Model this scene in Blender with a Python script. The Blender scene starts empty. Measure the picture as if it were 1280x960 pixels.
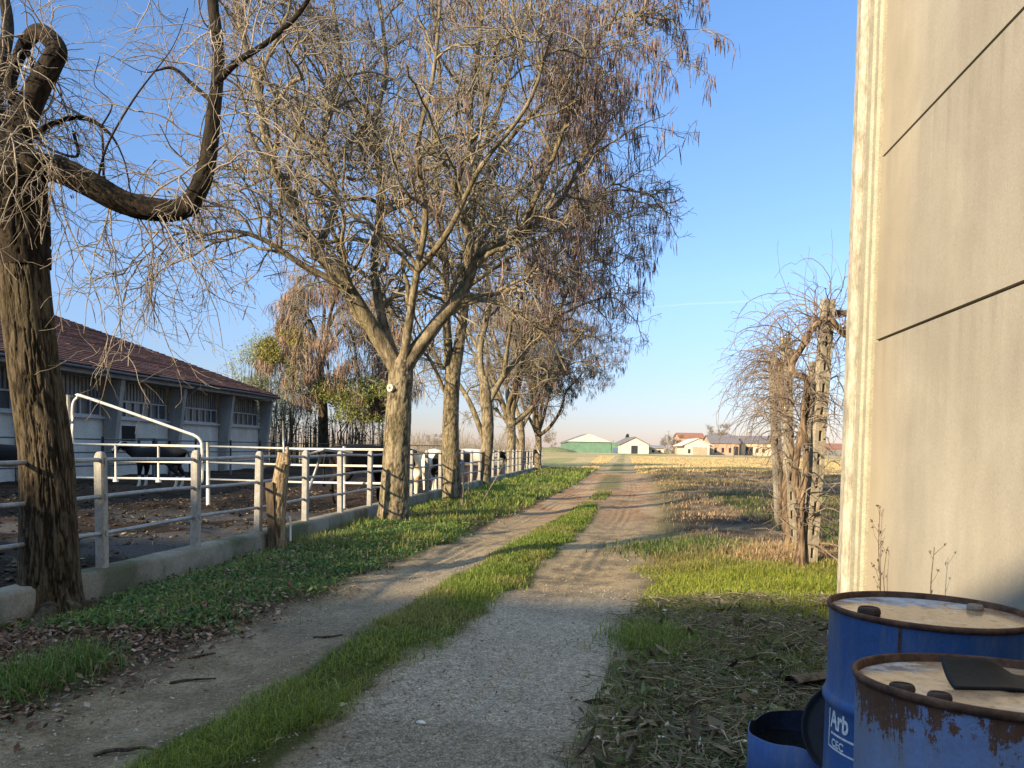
import bpy, bmesh, math, random
import numpy as np
from mathutils import Vector, Matrix
R = math.radians
sc = bpy.context.scene
COL = sc.collection
F, H = 1000.0, 1.45

# ------------------------------------------------------------------ camera
cam_d = bpy.data.cameras.new('camera'); cam = bpy.data.objects.new('camera', cam_d); COL.objects.link(cam)
cam_d.sensor_width = 36; cam_d.lens = 36*F/1280; cam_d.shift_y = 0.0965; cam_d.clip_start = 0.05; cam_d.clip_end = 9000
CAM_M = Matrix.Translation((0, 0, H)) @ Matrix.Rotation(R(87.5), 4, 'X') @ Matrix.Rotation(R(1.0), 4, 'Z')
cam.matrix_world = CAM_M
sc.camera = cam

def ray(px, py):
    v = Vector(((px-640)/F, (480-py)/F + 0.0965*1280/F, -1))
    return (CAM_M.to_3x3() @ v)
def gp(px, py, z=0.0):
    d = ray(px, py); t = (z-H)/d.z
    return Vector((d.x*t, d.y*t, z))
def pt(px, py, Y):
    d = ray(px, py); t = Y/d.y
    return Vector((d.x*t, Y, H+d.z*t))

# ------------------------------------------------------------------ world and sun
SUN_EL, SUN_AZ = 17.5, 225.0          # azimuth clockwise from +Y: the sun stands behind the camera on the left
w = bpy.data.worlds.new('World'); sc.world = w; w.use_nodes = True
nt = w.node_tree; bg = nt.nodes['Background']
sky = nt.nodes.new('ShaderNodeTexSky'); sky.sky_type = 'NISHITA'; sky.sun_disc = False
sky.sun_elevation = R(SUN_EL); sky.sun_rotation = R(SUN_AZ); sky.altitude = 50
sky.air_density = 1.0; sky.dust_density = 0.2; sky.ozone_density = 3.0
tcw = nt.nodes.new('ShaderNodeTexCoord'); sep = nt.nodes.new('ShaderNodeSeparateXYZ'); nt.links.new(tcw.outputs['Generated'], sep.inputs[0])
rmp = nt.nodes.new('ShaderNodeValToRGB'); nt.links.new(sep.outputs[2], rmp.inputs[0])
rmp.color_ramp.elements[0].position = 0.0; rmp.color_ramp.elements[0].color = (.43, .37, .475, 1); rmp.color_ramp.elements[1].position = .52; rmp.color_ramp.elements[1].color = (.76, .87, 1.0, 1)
e = rmp.color_ramp.elements.new(.8); e.color = (5.2, 4.1, 2.95, 1)      # overhead sky, out of view, brightened as added fill light
e = rmp.color_ramp.elements.new(.20); e.color = (.71, .72, .845, 1)
mxw = nt.nodes.new('ShaderNodeMix'); mxw.data_type = 'RGBA'; mxw.blend_type = 'MULTIPLY'; mxw.inputs[0].default_value = 1
nt.links.new(sky.outputs[0], mxw.inputs[6]); nt.links.new(rmp.outputs[0], mxw.inputs[7])       # cool winter air: a bluer mid sky below the overhead fill, a lilac horizon
nt.links.new(mxw.outputs[2], bg.inputs[0]); bg.inputs[1].default_value = 0.112
sl = bpy.data.lights.new('sun', 'SUN'); sun = bpy.data.objects.new('sun', sl); COL.objects.link(sun)
sl.energy = 4.4; sl.angle = R(0.9); sl.color = (1.0, 0.81, 0.54)
SD = Vector((math.sin(R(SUN_AZ))*math.cos(R(SUN_EL)), math.cos(R(SUN_AZ))*math.cos(R(SUN_EL)), math.sin(R(SUN_EL))))
sun.rotation_euler = SD.to_track_quat('Z', 'Y').to_euler(); sun.location = SD*60
vs = sc.view_settings; vs.view_transform = 'Standard'; vs.look = 'None'; vs.gamma = 1; vs.exposure = 1.32
vs.use_curve_mapping = False

# ------------------------------------------------------------------ small tools
def tag(o, label=None, cat=None, group=None, kind=None):
    if label: o['label'] = label
    if cat: o['category'] = cat
    if group: o['group'] = group
    if kind: o['kind'] = kind
    return o
def thing(name, label, cat, loc=(0, 0, 0), rz=0, group=None):
    o = bpy.data.objects.new(name, None); COL.objects.link(o); o.location = loc; o.rotation_euler = (0, 0, rz)
    o.empty_display_size = .2
    return tag(o, label, cat, group)
def adopt(child, root):                 # the child was built in world space
    child.parent = root
    child.matrix_parent_inverse = (Matrix.Translation(root.location) @ root.rotation_euler.to_matrix().to_4x4()).inverted()
    return child
def copy_tree(o, parent=None):
    c = o.copy(); COL.objects.link(c)
    if parent: c.parent = parent; c.matrix_parent_inverse = o.matrix_parent_inverse.copy()
    for ch in list(o.children): copy_tree(ch, c)
    return c

class MB:
    def __init__(s): s.v = []; s.q = []; s.t = []; s.n = 0; s.c = []
    def add(s, V, Q=None, T=None, C=None):
        V = np.asarray(V, float).reshape(-1, 3)
        if Q is not None and len(Q): s.q.append(np.asarray(Q, int).reshape(-1, 4)+s.n)
        if T is not None and len(T): s.t.append(np.asarray(T, int).reshape(-1, 3)+s.n)
        s.v.append(V); s.n += len(V)
        if C is not None:
            C = np.asarray(C, float); s.c.append(np.broadcast_to(C, (len(V), C.shape[-1])).copy())
        return s
    def box(s, a, b, M=None):
        x0, y0, z0 = a; x1, y1, z1 = b
        V = np.array([(x0,y0,z0),(x1,y0,z0),(x1,y1,z0),(x0,y1,z0),(x0,y0,z1),(x1,y0,z1),(x1,y1,z1),(x0,y1,z1)], float)
        if M is not None: V = np.array([(M @ Vector(p))[:] for p in V])
        return s.add(V, [(0,3,2,1),(4,5,6,7),(0,1,5,4),(1,2,6,5),(2,3,7,6),(3,0,4,7)])
    def beam(s, p, q, wx, wz, up=(0, 0, 1)):
        p, q = Vector(p), Vector(q); d = (q-p); L = d.length; d.normalize()
        x = d.cross(Vector(up)); x.normalize(); z = x.cross(d)
        M = Matrix((x, d, z)).transposed().to_4x4(); M.translation = p
        return s.box((-wx/2, 0, -wz/2), (wx/2, L, wz/2), M)
    def prism(s, poly, off):            # planar polygon (3D points) pushed along off
        P = [Vector(p) for p in poly]; off = Vector(off); n = len(P)
        bm = bmesh.new(); a = [bm.verts.new(p) for p in P]; b = [bm.verts.new(p+off) for p in P]
        bm.faces.new(a); bm.faces.new(b[::-1])
        for i in range(n): bm.faces.new((a[i], b[i], b[(i+1) % n], a[(i+1) % n])[::-1])
        bmesh.ops.recalc_face_normals(bm, faces=bm.faces)
        bmesh.ops.triangulate(bm, faces=[f for f in bm.faces if len(f.verts) > 4])
        bm.verts.index_update(); V = [v.co[:] for v in bm.verts]
        Q = [[v.index for v in f.verts] for f in bm.faces if len(f.verts) == 4]
        T = [[v.index for v in f.verts] for f in bm.faces if len(f.verts) == 3]
        bm.free(); return s.add(V, Q, T)
    def tube(s, pts, rad, sides=8, caps=True, ref=None):
        P = np.array([[p[0], p[1], p[2]] for p in pts], float)[None]; K = P.shape[1]
        Rr = np.broadcast_to(np.asarray(rad, float), (K,))[None]
        V, Q = tubes(P, Rr, sides, ref); T = []
        if caps:
            V = np.vstack([V, P[0, 0], P[0, -1]]); n = len(V)
            for i in range(sides):
                j = (i+1) % sides
                T.append((n-2, j, i)); T.append((n-1, (K-1)*sides+i, (K-1)*sides+j))
        return s.add(V, Q, T)
    def lathe(s, prof, seg=48, cx=0, cy=0):   # profile [(r, z)]
        a = np.arange(seg)*2*math.pi/seg; V = []
        for r, z in prof: V.append(np.stack([cx+r*np.cos(a), cy+r*np.sin(a), np.full(seg, z)], 1))
        V = np.vstack(V); Q = []
        i = np.arange(seg); j = (i+1) % seg
        for k in range(len(prof)-1): Q.append(np.stack([k*seg+i, k*seg+j, (k+1)*seg+j, (k+1)*seg+i], 1))
        return s.add(V, np.vstack(Q))
    def build(s, name, mat, parent=None, smooth=False):
        V = np.vstack(s.v); q = np.vstack(s.q) if s.q else np.zeros((0, 4), int); t = np.vstack(s.t) if s.t else np.zeros((0, 3), int)
        me = bpy.data.meshes.new(name); me.vertices.add(len(V)); me.vertices.foreach_set('co', V.astype(np.float32).ravel())
        li = np.concatenate([q.ravel(), t.ravel()]).astype(np.int32)
        ls = np.concatenate([np.arange(len(q))*4, len(q)*4+np.arange(len(t))*3]).astype(np.int32)
        me.loops.add(len(li)); me.loops.foreach_set('vertex_index', li)
        me.polygons.add(len(ls)); me.polygons.foreach_set('loop_start', ls)
        me.polygons.foreach_set('use_smooth', np.full(len(ls), bool(smooth)))
        if s.c and sum(map(len, s.c)) == len(V):
            C = np.vstack(s.c)
            if C.shape[1] == 3: C = np.hstack([C, np.ones((len(C), 1))])
            a = me.color_attributes.new('col', 'FLOAT_COLOR', 'POINT'); a.data.foreach_set('color', C.astype(np.float32).ravel())
        me.update(calc_edges=True); me.validate()
        for m in (mat if isinstance(mat, (list, tuple)) else [mat]): me.materials.append(m)
        o = bpy.data.objects.new(name, me); COL.objects.link(o)
        if parent: o.parent = parent
        return o

def nrm(v): return v/np.maximum(np.linalg.norm(v, axis=-1, keepdims=True), 1e-9)
def tubes(P, Rr, sides, ref=None):
    N, K, _ = P.shape
    T = nrm(np.gradient(P, axis=1))
    if ref is None:
        m = nrm(P[:, -1]-P[:, 0]); rf = np.where(np.abs(m[:, 2:3]) > .8, np.array([[1., .13, 0]]), np.array([[0, 0, 1.]]))
    else: rf = np.broadcast_to(np.asarray(ref, float), (N, 3))
    U = nrm(np.cross(T, np.broadcast_to(rf[:, None], T.shape))); W = np.cross(T, U)
    a = np.arange(sides)*2*math.pi/sides
    V = P[:, :, None]+Rr[:, :, None, None]*(np.cos(a)[:, None]*U[:, :, None]+np.sin(a)[:, None]*W[:, :, None])
    b = (np.arange(N)*K*sides)[:, None, None]+(np.arange(K-1)*sides)[None, :, None]
    i = np.arange(sides); j = (i+1) % sides
    Q = np.stack([b+i, b+i+sides, b+j+sides, b+j], -1).reshape(-1, 4)
    return V.reshape(-1, 3), Q
def spline(pts, K):
    P = np.array([[c for c in p] for p in pts], float); n = len(P)
    E = np.vstack([2*P[0]-P[1], P, 2*P[-1]-P[-2]])
    t = np.linspace(0, n-1, K); i = np.clip(t.astype(int), 0, n-2); f = (t-i)[:, None]
    a, b, c, d = E[i], E[i+1], E[i+2], E[i+3]
    return .5*(2*b+(c-a)*f+(2*a-5*b+4*c-d)*f**2+(3*b-a-3*c+d)*f**3)

_tab = np.random.RandomState(5).rand(65536)
def vn(x, y, s=0, per=None):
    x = np.asarray(x, float); y = np.asarray(y, float)
    ix = np.floor(x).astype(np.int64); iy = np.floor(y).astype(np.int64); fx = x-ix; fy = y-iy
    fx = fx*fx*(3-2*fx); fy = fy*fy*(3-2*fy)
    def h(a, b):
        if per: a = a % per
        k = (a*73856093) ^ (b*19349663) ^ (s*83492791+1234567)
        k = (k ^ (k >> 13))*1274126177; return _tab[(k ^ (k >> 16)) & 65535]
    return (h(ix, iy)*(1-fx)+h(ix+1, iy)*fx)*(1-fy)+(h(ix, iy+1)*(1-fx)+h(ix+1, iy+1)*fx)*fy
def fbm(x, y, s=0, o=4):
    v = 0; a = .5; t = 0
    for k in range(o): v = v+a*vn(x*2**k, y*2**k, s+k*7); t += a; a *= .5
    return v/t
def sst(a, b, x): t = np.clip((x-a)/(b-a), 0, 1); return t*t*(3-2*t)

# ------------------------------------------------------------------ materials
def mat(name):
    m = bpy.data.materials.new(name); m.use_nodes = True; n = m.node_tree
    return m, n, n.nodes['Principled BSDF']
def N(n, t, **k):
    x = n.nodes.new(t)
    for a, b in k.items():
        if a.startswith('i_'): x.inputs[a[2:].replace('_', ' ')].default_value = b
        else: setattr(x, a, b)
    return x
def coords(n, kind='Object', scale=(1, 1, 1)):
    tc = N(n, 'ShaderNodeTexCoord'); mp = N(n, 'ShaderNodeMapping'); mp.inputs['Scale'].default_value = scale
    n.links.new(tc.outputs[kind], mp.inputs[0]); return mp.outputs[0]
def noise(n, co, scale, detail=6, rough=.6, dist=0):
    x = N(n, 'ShaderNodeTexNoise'); x.inputs['Scale'].default_value = scale; x.inputs['Detail'].default_value = detail
    x.inputs['Roughness'].default_value = rough; x.inputs['Distortion'].default_value = dist
    n.links.new(co, x.inputs['Vector']); return x.outputs[0]
def ramp(n, f, stops):
    r = N(n, 'ShaderNodeValToRGB'); e = r.color_ramp.elements
    while len(e) < len(stops): e.new(.5)
    for x, (p, c) in zip(e, stops): x.position = p; x.color = (c if len(c) == 4 else (*c, 1)) if hasattr(c, '__len__') else (c, c, c, 1)
    n.links.new(f, r.inputs[0]); return r.outputs[0]
def mix(n, f, a, b, mode='MIX'):
    m = N(n, 'ShaderNodeMix', data_type='RGBA', blend_type=mode)
    for s, v in ((0, f), (6, a), (7, b)):
        if hasattr(v, 'is_linked'): n.links.new(v, m.inputs[s])
        else: m.inputs[s].default_value = v if not hasattr(v, '__len__') else ((*v, 1) if len(v) == 3 else v)
    return m.outputs[2]
def math_(n, op, a, b=0.5):
    m = N(n, 'ShaderNodeMath', operation=op)
    for s, v in ((0, a), (1, b)):
        if hasattr(v, 'is_linked'): n.links.new(v, m.inputs[s])
        else: m.inputs[s].default_value = v
    return m.outputs[0]
def bump(n, p, h, strength=.4, dist=.02):
    b = N(n, 'ShaderNodeBump'); b.inputs['Strength'].default_value = strength; b.inputs['Distance'].default_value = dist
    n.links.new(h, b.inputs['Height']); n.links.new(b.outputs[0], p.inputs['Normal'])
def setc(n, p, c, rough=.8, metal=0, spec=.3):
    if hasattr(c, 'is_linked'): n.links.new(c, p.inputs['Base Color'])
    else: p.inputs['Base Color'].default_value = (*c, 1)
    if hasattr(rough, 'is_linked'): n.links.new(rough, p.inputs['Roughness'])
    else: p.inputs['Roughness'].default_value = rough
    p.inputs['Metallic'].default_value = metal; p.inputs['Specular IOR Level'].default_value = spec

def speckled(name, c1, c2, scale=3, rough=.85, bs=.3, stretch=(1, 1, 1), fine=40, metal=0, spec=.3, lo=.35, hi=.65, kind='Object', bd=.02):
    m, n, p = mat(name); co = coords(n, kind, stretch)
    a = noise(n, co, scale, 8, .65, .4); b = noise(n, co, fine, 4, .7)
    c = ramp(n, a, [(lo, c1), (hi, c2)]); c = mix(n, .55, c, ramp(n, b, [(.25, .35), (.75, 1.6)]), 'MULTIPLY')
    setc(n, p, c, rough, metal, spec); bump(n, p, math_(n, 'ADD', a, math_(n, 'MULTIPLY', b, .5)), bs, bd); return m

def attr_mat(name, rough=.7, trans=0.3, spec=.2):
    m, n, p = mat(name); a = N(n, 'ShaderNodeAttribute', attribute_name='col')
    setc(n, p, a.outputs[0], rough, 0, spec)
    if trans:
        tr = N(n, 'ShaderNodeBsdfTranslucent'); n.links.new(a.outputs[0], tr.inputs[0])
        mx = N(n, 'ShaderNodeMixShader'); mx.inputs[0].default_value = trans
        n.links.new(p.outputs[0], mx.inputs[1]); n.links.new(tr.outputs[0], mx.inputs[2])
        n.links.new(mx.outputs[0], n.nodes['Material Output'].inputs[0])
    return m
M_LEAF = attr_mat('leaf', .55, .35, .25)
M_DRY = attr_mat('dry_leaf', .8, .15, .15)
M_COAT = attr_mat('coat', .7, 0, .12)

def bark_mat(name, dark, light, moss=(.10, .095, .03), sc_=20, mossy=.4):
    m, n, p = mat(name); co = coords(n, 'Object', (1, 1, .22)); co1 = coords(n, 'Object')
    a = noise(n, co, sc_, 8, .7, .6); b = noise(n, co1, 1.3, 4, .6); d = noise(n, co, sc_*4, 4, .7)
    c = ramp(n, a, [(.36, dark), (.58, light)])
    c = mix(n, math_(n, 'MULTIPLY', ramp(n, b, [(.45, 0), (.7, 1)]), mossy), c, moss)
    c = mix(n, .5, c, ramp(n, d, [(.3, .5), (.7, 1.5)]), 'MULTIPLY')
    at = N(n, 'ShaderNodeAttribute', attribute_name='col'); sx = N(n, 'ShaderNodeSeparateColor'); n.links.new(at.outputs[0], sx.inputs[0])
    c = mix(n, math_(n, 'MULTIPLY', sx.outputs[0], .85), c, tuple(v*.35 for v in dark))          # fissures of the bark
    setc(n, p, c, .9, 0, .15); bump(n, p, math_(n, 'ADD', a, math_(n, 'MULTIPLY', d, .3)), .7, .03); return m
M_BARK = bark_mat('bark', (.085, .065, .04), (.30, .245, .155))
M_BARK_OLD = bark_mat('old_bark', (.024, .018, .012), (.112, .086, .054), (.085, .072, .028), 24, .5)
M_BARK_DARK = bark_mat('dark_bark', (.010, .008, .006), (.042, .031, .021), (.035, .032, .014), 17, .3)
M_TWIG = speckled('twig_bark', (.155, .13, .09), (.29, .248, .175), 2, .85, .1)
M_TWIG_PALE = speckled('pale_twig_bark', (.17, .135, .10), (.33, .28, .21), 2, .8, .1)
M_POD = attr_mat('seed_pod', .7, .1, .2)
M_CONC = speckled('concrete', (.30, .285, .25), (.42, .40, .36), 2.5, .9, .25)
M_KERB = None
M_GALV = speckled('galvanised_steel', (.22, .22, .22), (.36, .36, .355), 6, .5, .05, metal=.35, spec=.5)
M_PALE_PIPE = speckled('pale_painted_pipe', (.55, .53, .47), (.68, .66, .6), 6, .5, .05, spec=.4)
M_DARK = speckled('dark_interior', (.012, .012, .012), (.02, .02, .02), 3)
M_DARK_PIPE = speckled('dark_pipe', (.05, .05, .055), (.09, .09, .095), 5, .6)
# ------------------------------------------------------------------ the ground
_Y = np.array([-40, 0, 2, 4.1, 5.3, 7.5, 11, 18, 30, 50, 100, 3000.])
_X = np.array([-10, -2.5, -1.75, -1.22, -.92, -.45, .25, 1.6, 3.6, 6.4, 13.5, 420.])
def xc(y): return np.interp(y, _Y, _X)
def xf(y): return -4.8+.122*np.asarray(y)          # the fence line
def xw(y): return 2.2+.117*np.asarray(y)           # the concrete wall
HW = lambda y: np.interp(y, [0, 4, 6, 12, 19, 22], [.22, .26, .36, .40, .27, .12])
def gz(x, y):
    x = np.asarray(x, float); y = np.asarray(y, float)
    wv = x-xc(y); near = 1-sst(40, 90, y); inside = sst(-.1, .25, xf(y)-x)
    z = .045*np.exp(-(wv/.38)**2)*(1-sst(17, 24, y))-.035*np.exp(-((wv+.9)/.35)**2)-.03*np.exp(-((wv-1.0)/.4)**2)
    z = z+.04*sst(-1.4, -2.2, wv)*(1-inside)-.05*sst(.75, .2, x-xf(y))*(1-inside)+.012*np.sin(wv*38)*np.exp(-((np.abs(wv)-.95)/.3)**2)*vn(x*1.2, y*.6, 19)+.05*sst(1.6, 2.6, wv)
    z = z+(.05*(fbm(x*.7, y*.7, 3, 3)-.5)+.02*(fbm(x*4, y*4, 9, 3)-.5))
    rough = sst(1.9, 3.5, wv)*sst(12, 22, y)*(1-sst(48, 60, y))
    z = z+rough*(.30*(fbm(x*.9, y*.9, 21, 4)-.45)+.25*sst(.55, .8, vn(x*.25, y*.25, 22)))
    z = z+inside*(.22*(fbm(x*1.6, y*1.6, 31, 4)-.5)+.07*(fbm(x*7, y*7, 32, 2)-.5)-.05)
    z = z+.10*np.exp(-(((x-1.6)/1.0)**2+((y-2.2)/1.0)**2))
    return z*near
def C3(*c): return np.array(c, float)
def lerp(a, b, t): return a*(1-t[..., None])+b*t[..., None]
def albedo(x, y):
    wv = x-xc(y)+.22*(fbm(x*1.3, y*1.3, 41, 4)-.5)*2
    n1 = fbm(x*.8, y*.8, 43, 4); n2 = fbm(x*5, y*5, 44, 4); n3 = fbm(x*14, y*14, 45, 3)
    sh = x.shape
    far = lerp(np.broadcast_to(C3(.50, .37, .17), sh+(3,)), C3(.40, .29, .13), sst(.45, .65, fbm(x*.03, y*.05, 46, 4)))
    far = lerp(far, C3(.26, .25, .09), .7*sst(.54, .62, fbm((x-.14*y)*.12, y*.012, 47, 3))*(1-sst(5, 22, np.abs(x-.13*y)-4)))
    lines = .5+.5*np.sin((x-.16*y)*2.2+3*fbm(x*.05, y*.05, 48, 2))
    far = far*(1-.18*lines*sst(2, 30, np.abs(wv)))[..., None]
    # rough brown land on the right
    rg = lerp(np.broadcast_to(C3(.17, .115, .07), sh+(3,)), C3(.32, .24, .14), sst(.45, .7, n2))
    rg = lerp(rg, C3(.075, .055, .035), sst(.5, .62, n1))
    al = lerp(far, rg, sst(1.2, 2.6, wv)*(1-sst(50, 58, y+6*(n1-.5)))*(1-sst(60, 90, x)))
    # green verge along the trees
    gv = lerp(np.broadcast_to(C3(.05, .065, .018), sh+(3,)), C3(.10, .075, .04), sst(.42, .6, n1))
    al = lerp(al, gv, sst(-.9, -1.4, wv)*(1-sst(46, 58, y)))
    # right hand soil, litter
    so = lerp(np.broadcast_to(C3(.085, .068, .042), sh+(3,)), C3(.16, .125, .08), sst(.45, .65, n2))
    al = lerp(al, so, sst(1.3, 1.9, wv)*(1-sst(9, 12, y)))
    # leaf litter lower left
    li = lerp(np.broadcast_to(C3(.075, .052, .036), sh+(3,)), C3(.13, .10, .075), sst(.45, .65, n2))
    al = lerp(al, li, sst(-1.3, -1.75, wv)*(1-sst(6.5, 8.5, y)))
    # tracks
    dirt = lerp(np.broadcast_to(C3(.25, .195, .125), sh+(3,)), C3(.35, .28, .185), sst(.4, .65, n2))
    dirt = lerp(dirt, C3(.18, .145, .10), .7*sst(.5, .68, n1))
    red = lerp(np.broadcast_to(C3(.44, .265, .145), sh+(3,)), C3(.30, .17, .09), sst(.45, .7, n2))
    red = lerp(red, C3(.48, .34, .20), sst(.52, .65, n1))
    red = lerp(red, far, .55*sst(30, 70, y))
    dirt = lerp(dirt, np.broadcast_to(C3(.46, .335, .19), sh+(3,)), .8*sst(6.8, 8.2, y)*sst(.3, .6, n2))  # sunlit warm tone painted into the dirt past the shade edge
    tr = lerp(dirt, red, sst(13, 20, y+3*(n1-.5)))
    gr = lerp(np.broadcast_to(C3(.44, .39, .31), sh+(3,)), C3(.33, .285, .215), sst(.42, .62, n1))
    gr = gr*(.8+.45*n3)[..., None]
    gw = sst(.2, .5, wv)*(1-sst(1.5, 1.9, wv))*(1-sst(6.4, 9.2, y+2.5*(n1-.5)))
    gw2 = .5*sst(-1.3, -1.1, wv)*(1-sst(-.6, -.3, wv))*sst(5.2, 7, y)*(1-sst(9, 12, y))
    tr = lerp(tr, gr, np.maximum(gw, gw2))
    tm = sst(-1.55, -1.3, wv)*(1-sst(1.5, 1.95, wv))*(1-.85*sst(36, 80, y+12*(n1-.5)))*(1-sst(90, 200, y))
    al = lerp(al, tr, tm)
    # grass strip soil
    sm = (1-sst(.75, 1.15, np.abs(wv)/HW(y)))*(1-sst(19, 21, y))
    al = lerp(al, C3(.075, .085, .025), sm)
    fm = .75*(1-sst(.3, .7, np.abs(wv)))*sst(20, 26, y)*sst(.45, .6, vn(x*.2, y*.16, 77))
    al = lerp(al, C3(.16, .15, .055), fm)
    # yard mud
    yd = lerp(np.broadcast_to(C3(.020, .015, .011), sh+(3,)), C3(.042, .030, .021), sst(.42, .62, n2))
    yd = lerp(yd, C3(.065, .040, .027), .8*sst(.45, .6, vn(x*.35, y*.35, 51))*sst(12.5, 15, y))
    wet = sst(.5, .62, fbm(x*.45, y*.9, 52, 4))*sst(-12, -9, x)*sst(9.5, 11, y)*(1-sst(16, 18, y))
    yd = lerp(yd, C3(.10, .096, .092), .8*wet)
    yd = lerp(yd, C3(.26, .13, .07), .8*sst(.5, .6, vn(x*1.1, y*2, 53))*(1-sst(6.8, 7.6, y))*sst(-1.6, -.3, x-xf(y)))
    ym = sst(.0, .25, xf(y)-x)*(1-sst(62, 70, y))*sst(-25, -20, x-.122*y)
    al = lerp(al, yd, ym)
    # dark burnt heap right of the track
    bh = np.exp(-(((x-4.4)/1.5)**2+((y-16.6)/1.4)**2)**2)
    al = lerp(al, C3(.03, .026, .024), bh*sst(.35, .5, n2))
    return al, np.maximum(gw, gw2*.8)*tm

nc, nr = 880, 700
ss_ = np.linspace(-1, 1, nc); xo = 1.05*np.sinh(7.9*ss_)
yr = np.concatenate([[-60, -30, -15, -8, -4, -1, .5, 1.3], 1.9*1.01085**np.arange(nr)])
XX = xc(yr)[:, None]*(1-sst(300, 900, yr))[:, None]+xo[None, :]-.3; YY = np.broadcast_to(yr[:, None], XX.shape)
AL, GW = albedo(XX, YY)
Z = gz(XX, YY)
V = np.stack([XX, YY, Z], -1).reshape(-1, 3)
a = (np.arange(len(yr)-1)[:, None]*nc+np.arange(nc-1)[None]).ravel()
gm = MB(); gm.add(V, np.stack([a, a+1, a+nc+1, a+nc], 1), None, np.concatenate([AL, GW[..., None]], -1).reshape(-1, 4))
m, n, p = mat('ground'); at = N(n, 'ShaderNodeAttribute', attribute_name='col'); co = coords(n, 'Object')
f1 = noise(n, co, 30, 6, .75); f2 = noise(n, co, 120, 4, .7)
vo = N(n, 'ShaderNodeTexVoronoi'); vo.inputs['Scale'].default_value = 120; n.links.new(co, vo.inputs['Vector'])
c = mix(n, .75, at.outputs[0], ramp(n, f1, [(.3, .35), (.7, 1.65)]), 'MULTIPLY')
c = mix(n, .5, c, ramp(n, f2, [(.3, .5), (.7, 1.5)]), 'MULTIPLY')
st = N(n, 'ShaderNodeSeparateColor'); n.links.new(vo.outputs['Color'], st.inputs[0])
stone = mix(n, 1, c, ramp(n, st.outputs[0], [(0, .6), (.7, 1.02), (1, 1.5)]), 'MULTIPLY')
c = mix(n, at.outputs['Alpha'], c, stone)
setc(n, p, c, .95, 0, .1)
hgt = math_(n, 'ADD', f1, math_(n, 'MULTIPLY', vo.outputs[0], -.4))
bump(n, p, math_(n, 'ADD', hgt, math_(n, 'MULTIPLY', f2, .4)), .9, .04)
tag(gm.build('ground', m, None, True), kind='structure')

# ------------------------------------------------------------------ loose and growing stuff
def scatter(n, x0, x1, y0, y1, dens, rng, pw=0):
    """n tries in a box, kept with probability dens(x, y); pw > 0 puts more of them near"""
    x = rng.uniform(0, 1, n); y = y0+(y1-y0)*rng.uniform(0, 1, n)**(1+pw)
    xa = x0(y) if callable(x0) else x0; xb = x1(y) if callable(x1) else x1
    x = xa+(xb-xa)*x
    k = rng.uniform(0, 1, n) < dens(x, y); return x[k], y[k]
def grow_blades(mb, x, y, h, wd, c, rng, lean=.5, zoff=-.005, z=None):
    n = len(x); h = np.broadcast_to(h, n)*rng.uniform(.55, 1.25, n); wd = np.broadcast_to(wd, n)*rng.uniform(.7, 1.3, n)
    a = rng.uniform(0, 2*np.pi, n); d = np.stack([np.cos(a), np.sin(a)], 1); s = np.stack([-np.sin(a), np.cos(a)], 1)
    l = h*np.abs(rng.normal(0, lean, n)); z0 = (gz(x, y) if z is None else z)+zoff
    def P(f, side, e):
        o = np.zeros((n, 3)); o[:, 0] = x+d[:, 0]*l*f**1.8+s[:, 0]*side*wd*e; o[:, 1] = y+d[:, 1]*l*f**1.8+s[:, 1]*side*wd*e
        o[:, 2] = z0+h*f*(1-.25*f*np.minimum(l/h, 1.5)); return o
    V = np.stack([P(0, -.5, 1), P(0, .5, 1), P(.55, -.5, .8), P(.55, .5, .8), P(1, 0, 0)], 1).reshape(-1, 3)
    b = np.arange(n)*5
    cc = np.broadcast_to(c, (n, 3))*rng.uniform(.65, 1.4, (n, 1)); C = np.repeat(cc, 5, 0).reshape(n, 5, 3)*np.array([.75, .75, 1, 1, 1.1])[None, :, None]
    mb.add(V, np.stack([b, b+1, b+3, b+2], 1), np.stack([b+2, b+3, b+4], 1), C.reshape(-1, 3))
def lay_leaves(mb, x, y, size, c, rng, tilt=.5, zr=(.005, .03), asp=.6, z=None):
    n = len(x); L = size*rng.uniform(.5, 1.3, n); a = rng.uniform(0, 2*np.pi, n)
    d = np.stack([np.cos(a), np.sin(a), rng.normal(0, tilt, n)], 1); d = nrm(d)
    s = nrm(np.cross(d, np.stack([rng.normal(0, tilt, n), rng.normal(0, tilt, n), np.ones(n)], 1)))
    up = np.cross(s, d)
    c0 = np.stack([x, y, (gz(x, y) if z is None else z)+rng.uniform(zr[0], zr[1], n)], 1); L = L[:, None]; w_ = L*asp*rng.uniform(.6, 1.1, (n, 1))
    cu = rng.uniform(-.35, .35, (n, 1))*L
    V = np.stack([c0-d*L/2, c0-s*w_/2+up*cu*.5, c0+d*L/2+up*cu, c0+s*w_/2+up*cu*.4, c0-up*cu*.15], 1).reshape(-1, 3); b = np.arange(n)*5
    cc = np.repeat(np.broadcast_to(c, (n, 3))*rng.uniform(.55, 1.5, (n, 1)), 5, 0)
    mb.add(V, None, np.concatenate([np.stack([b+4, b+i, b+(i+1) % 4], 1) for i in range(4)]), cc)
def pick(n, cols, rng, p=None): return np.array(cols)[rng.choice(len(cols), n, p=p)]
rng = np.random.RandomState(11)

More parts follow.
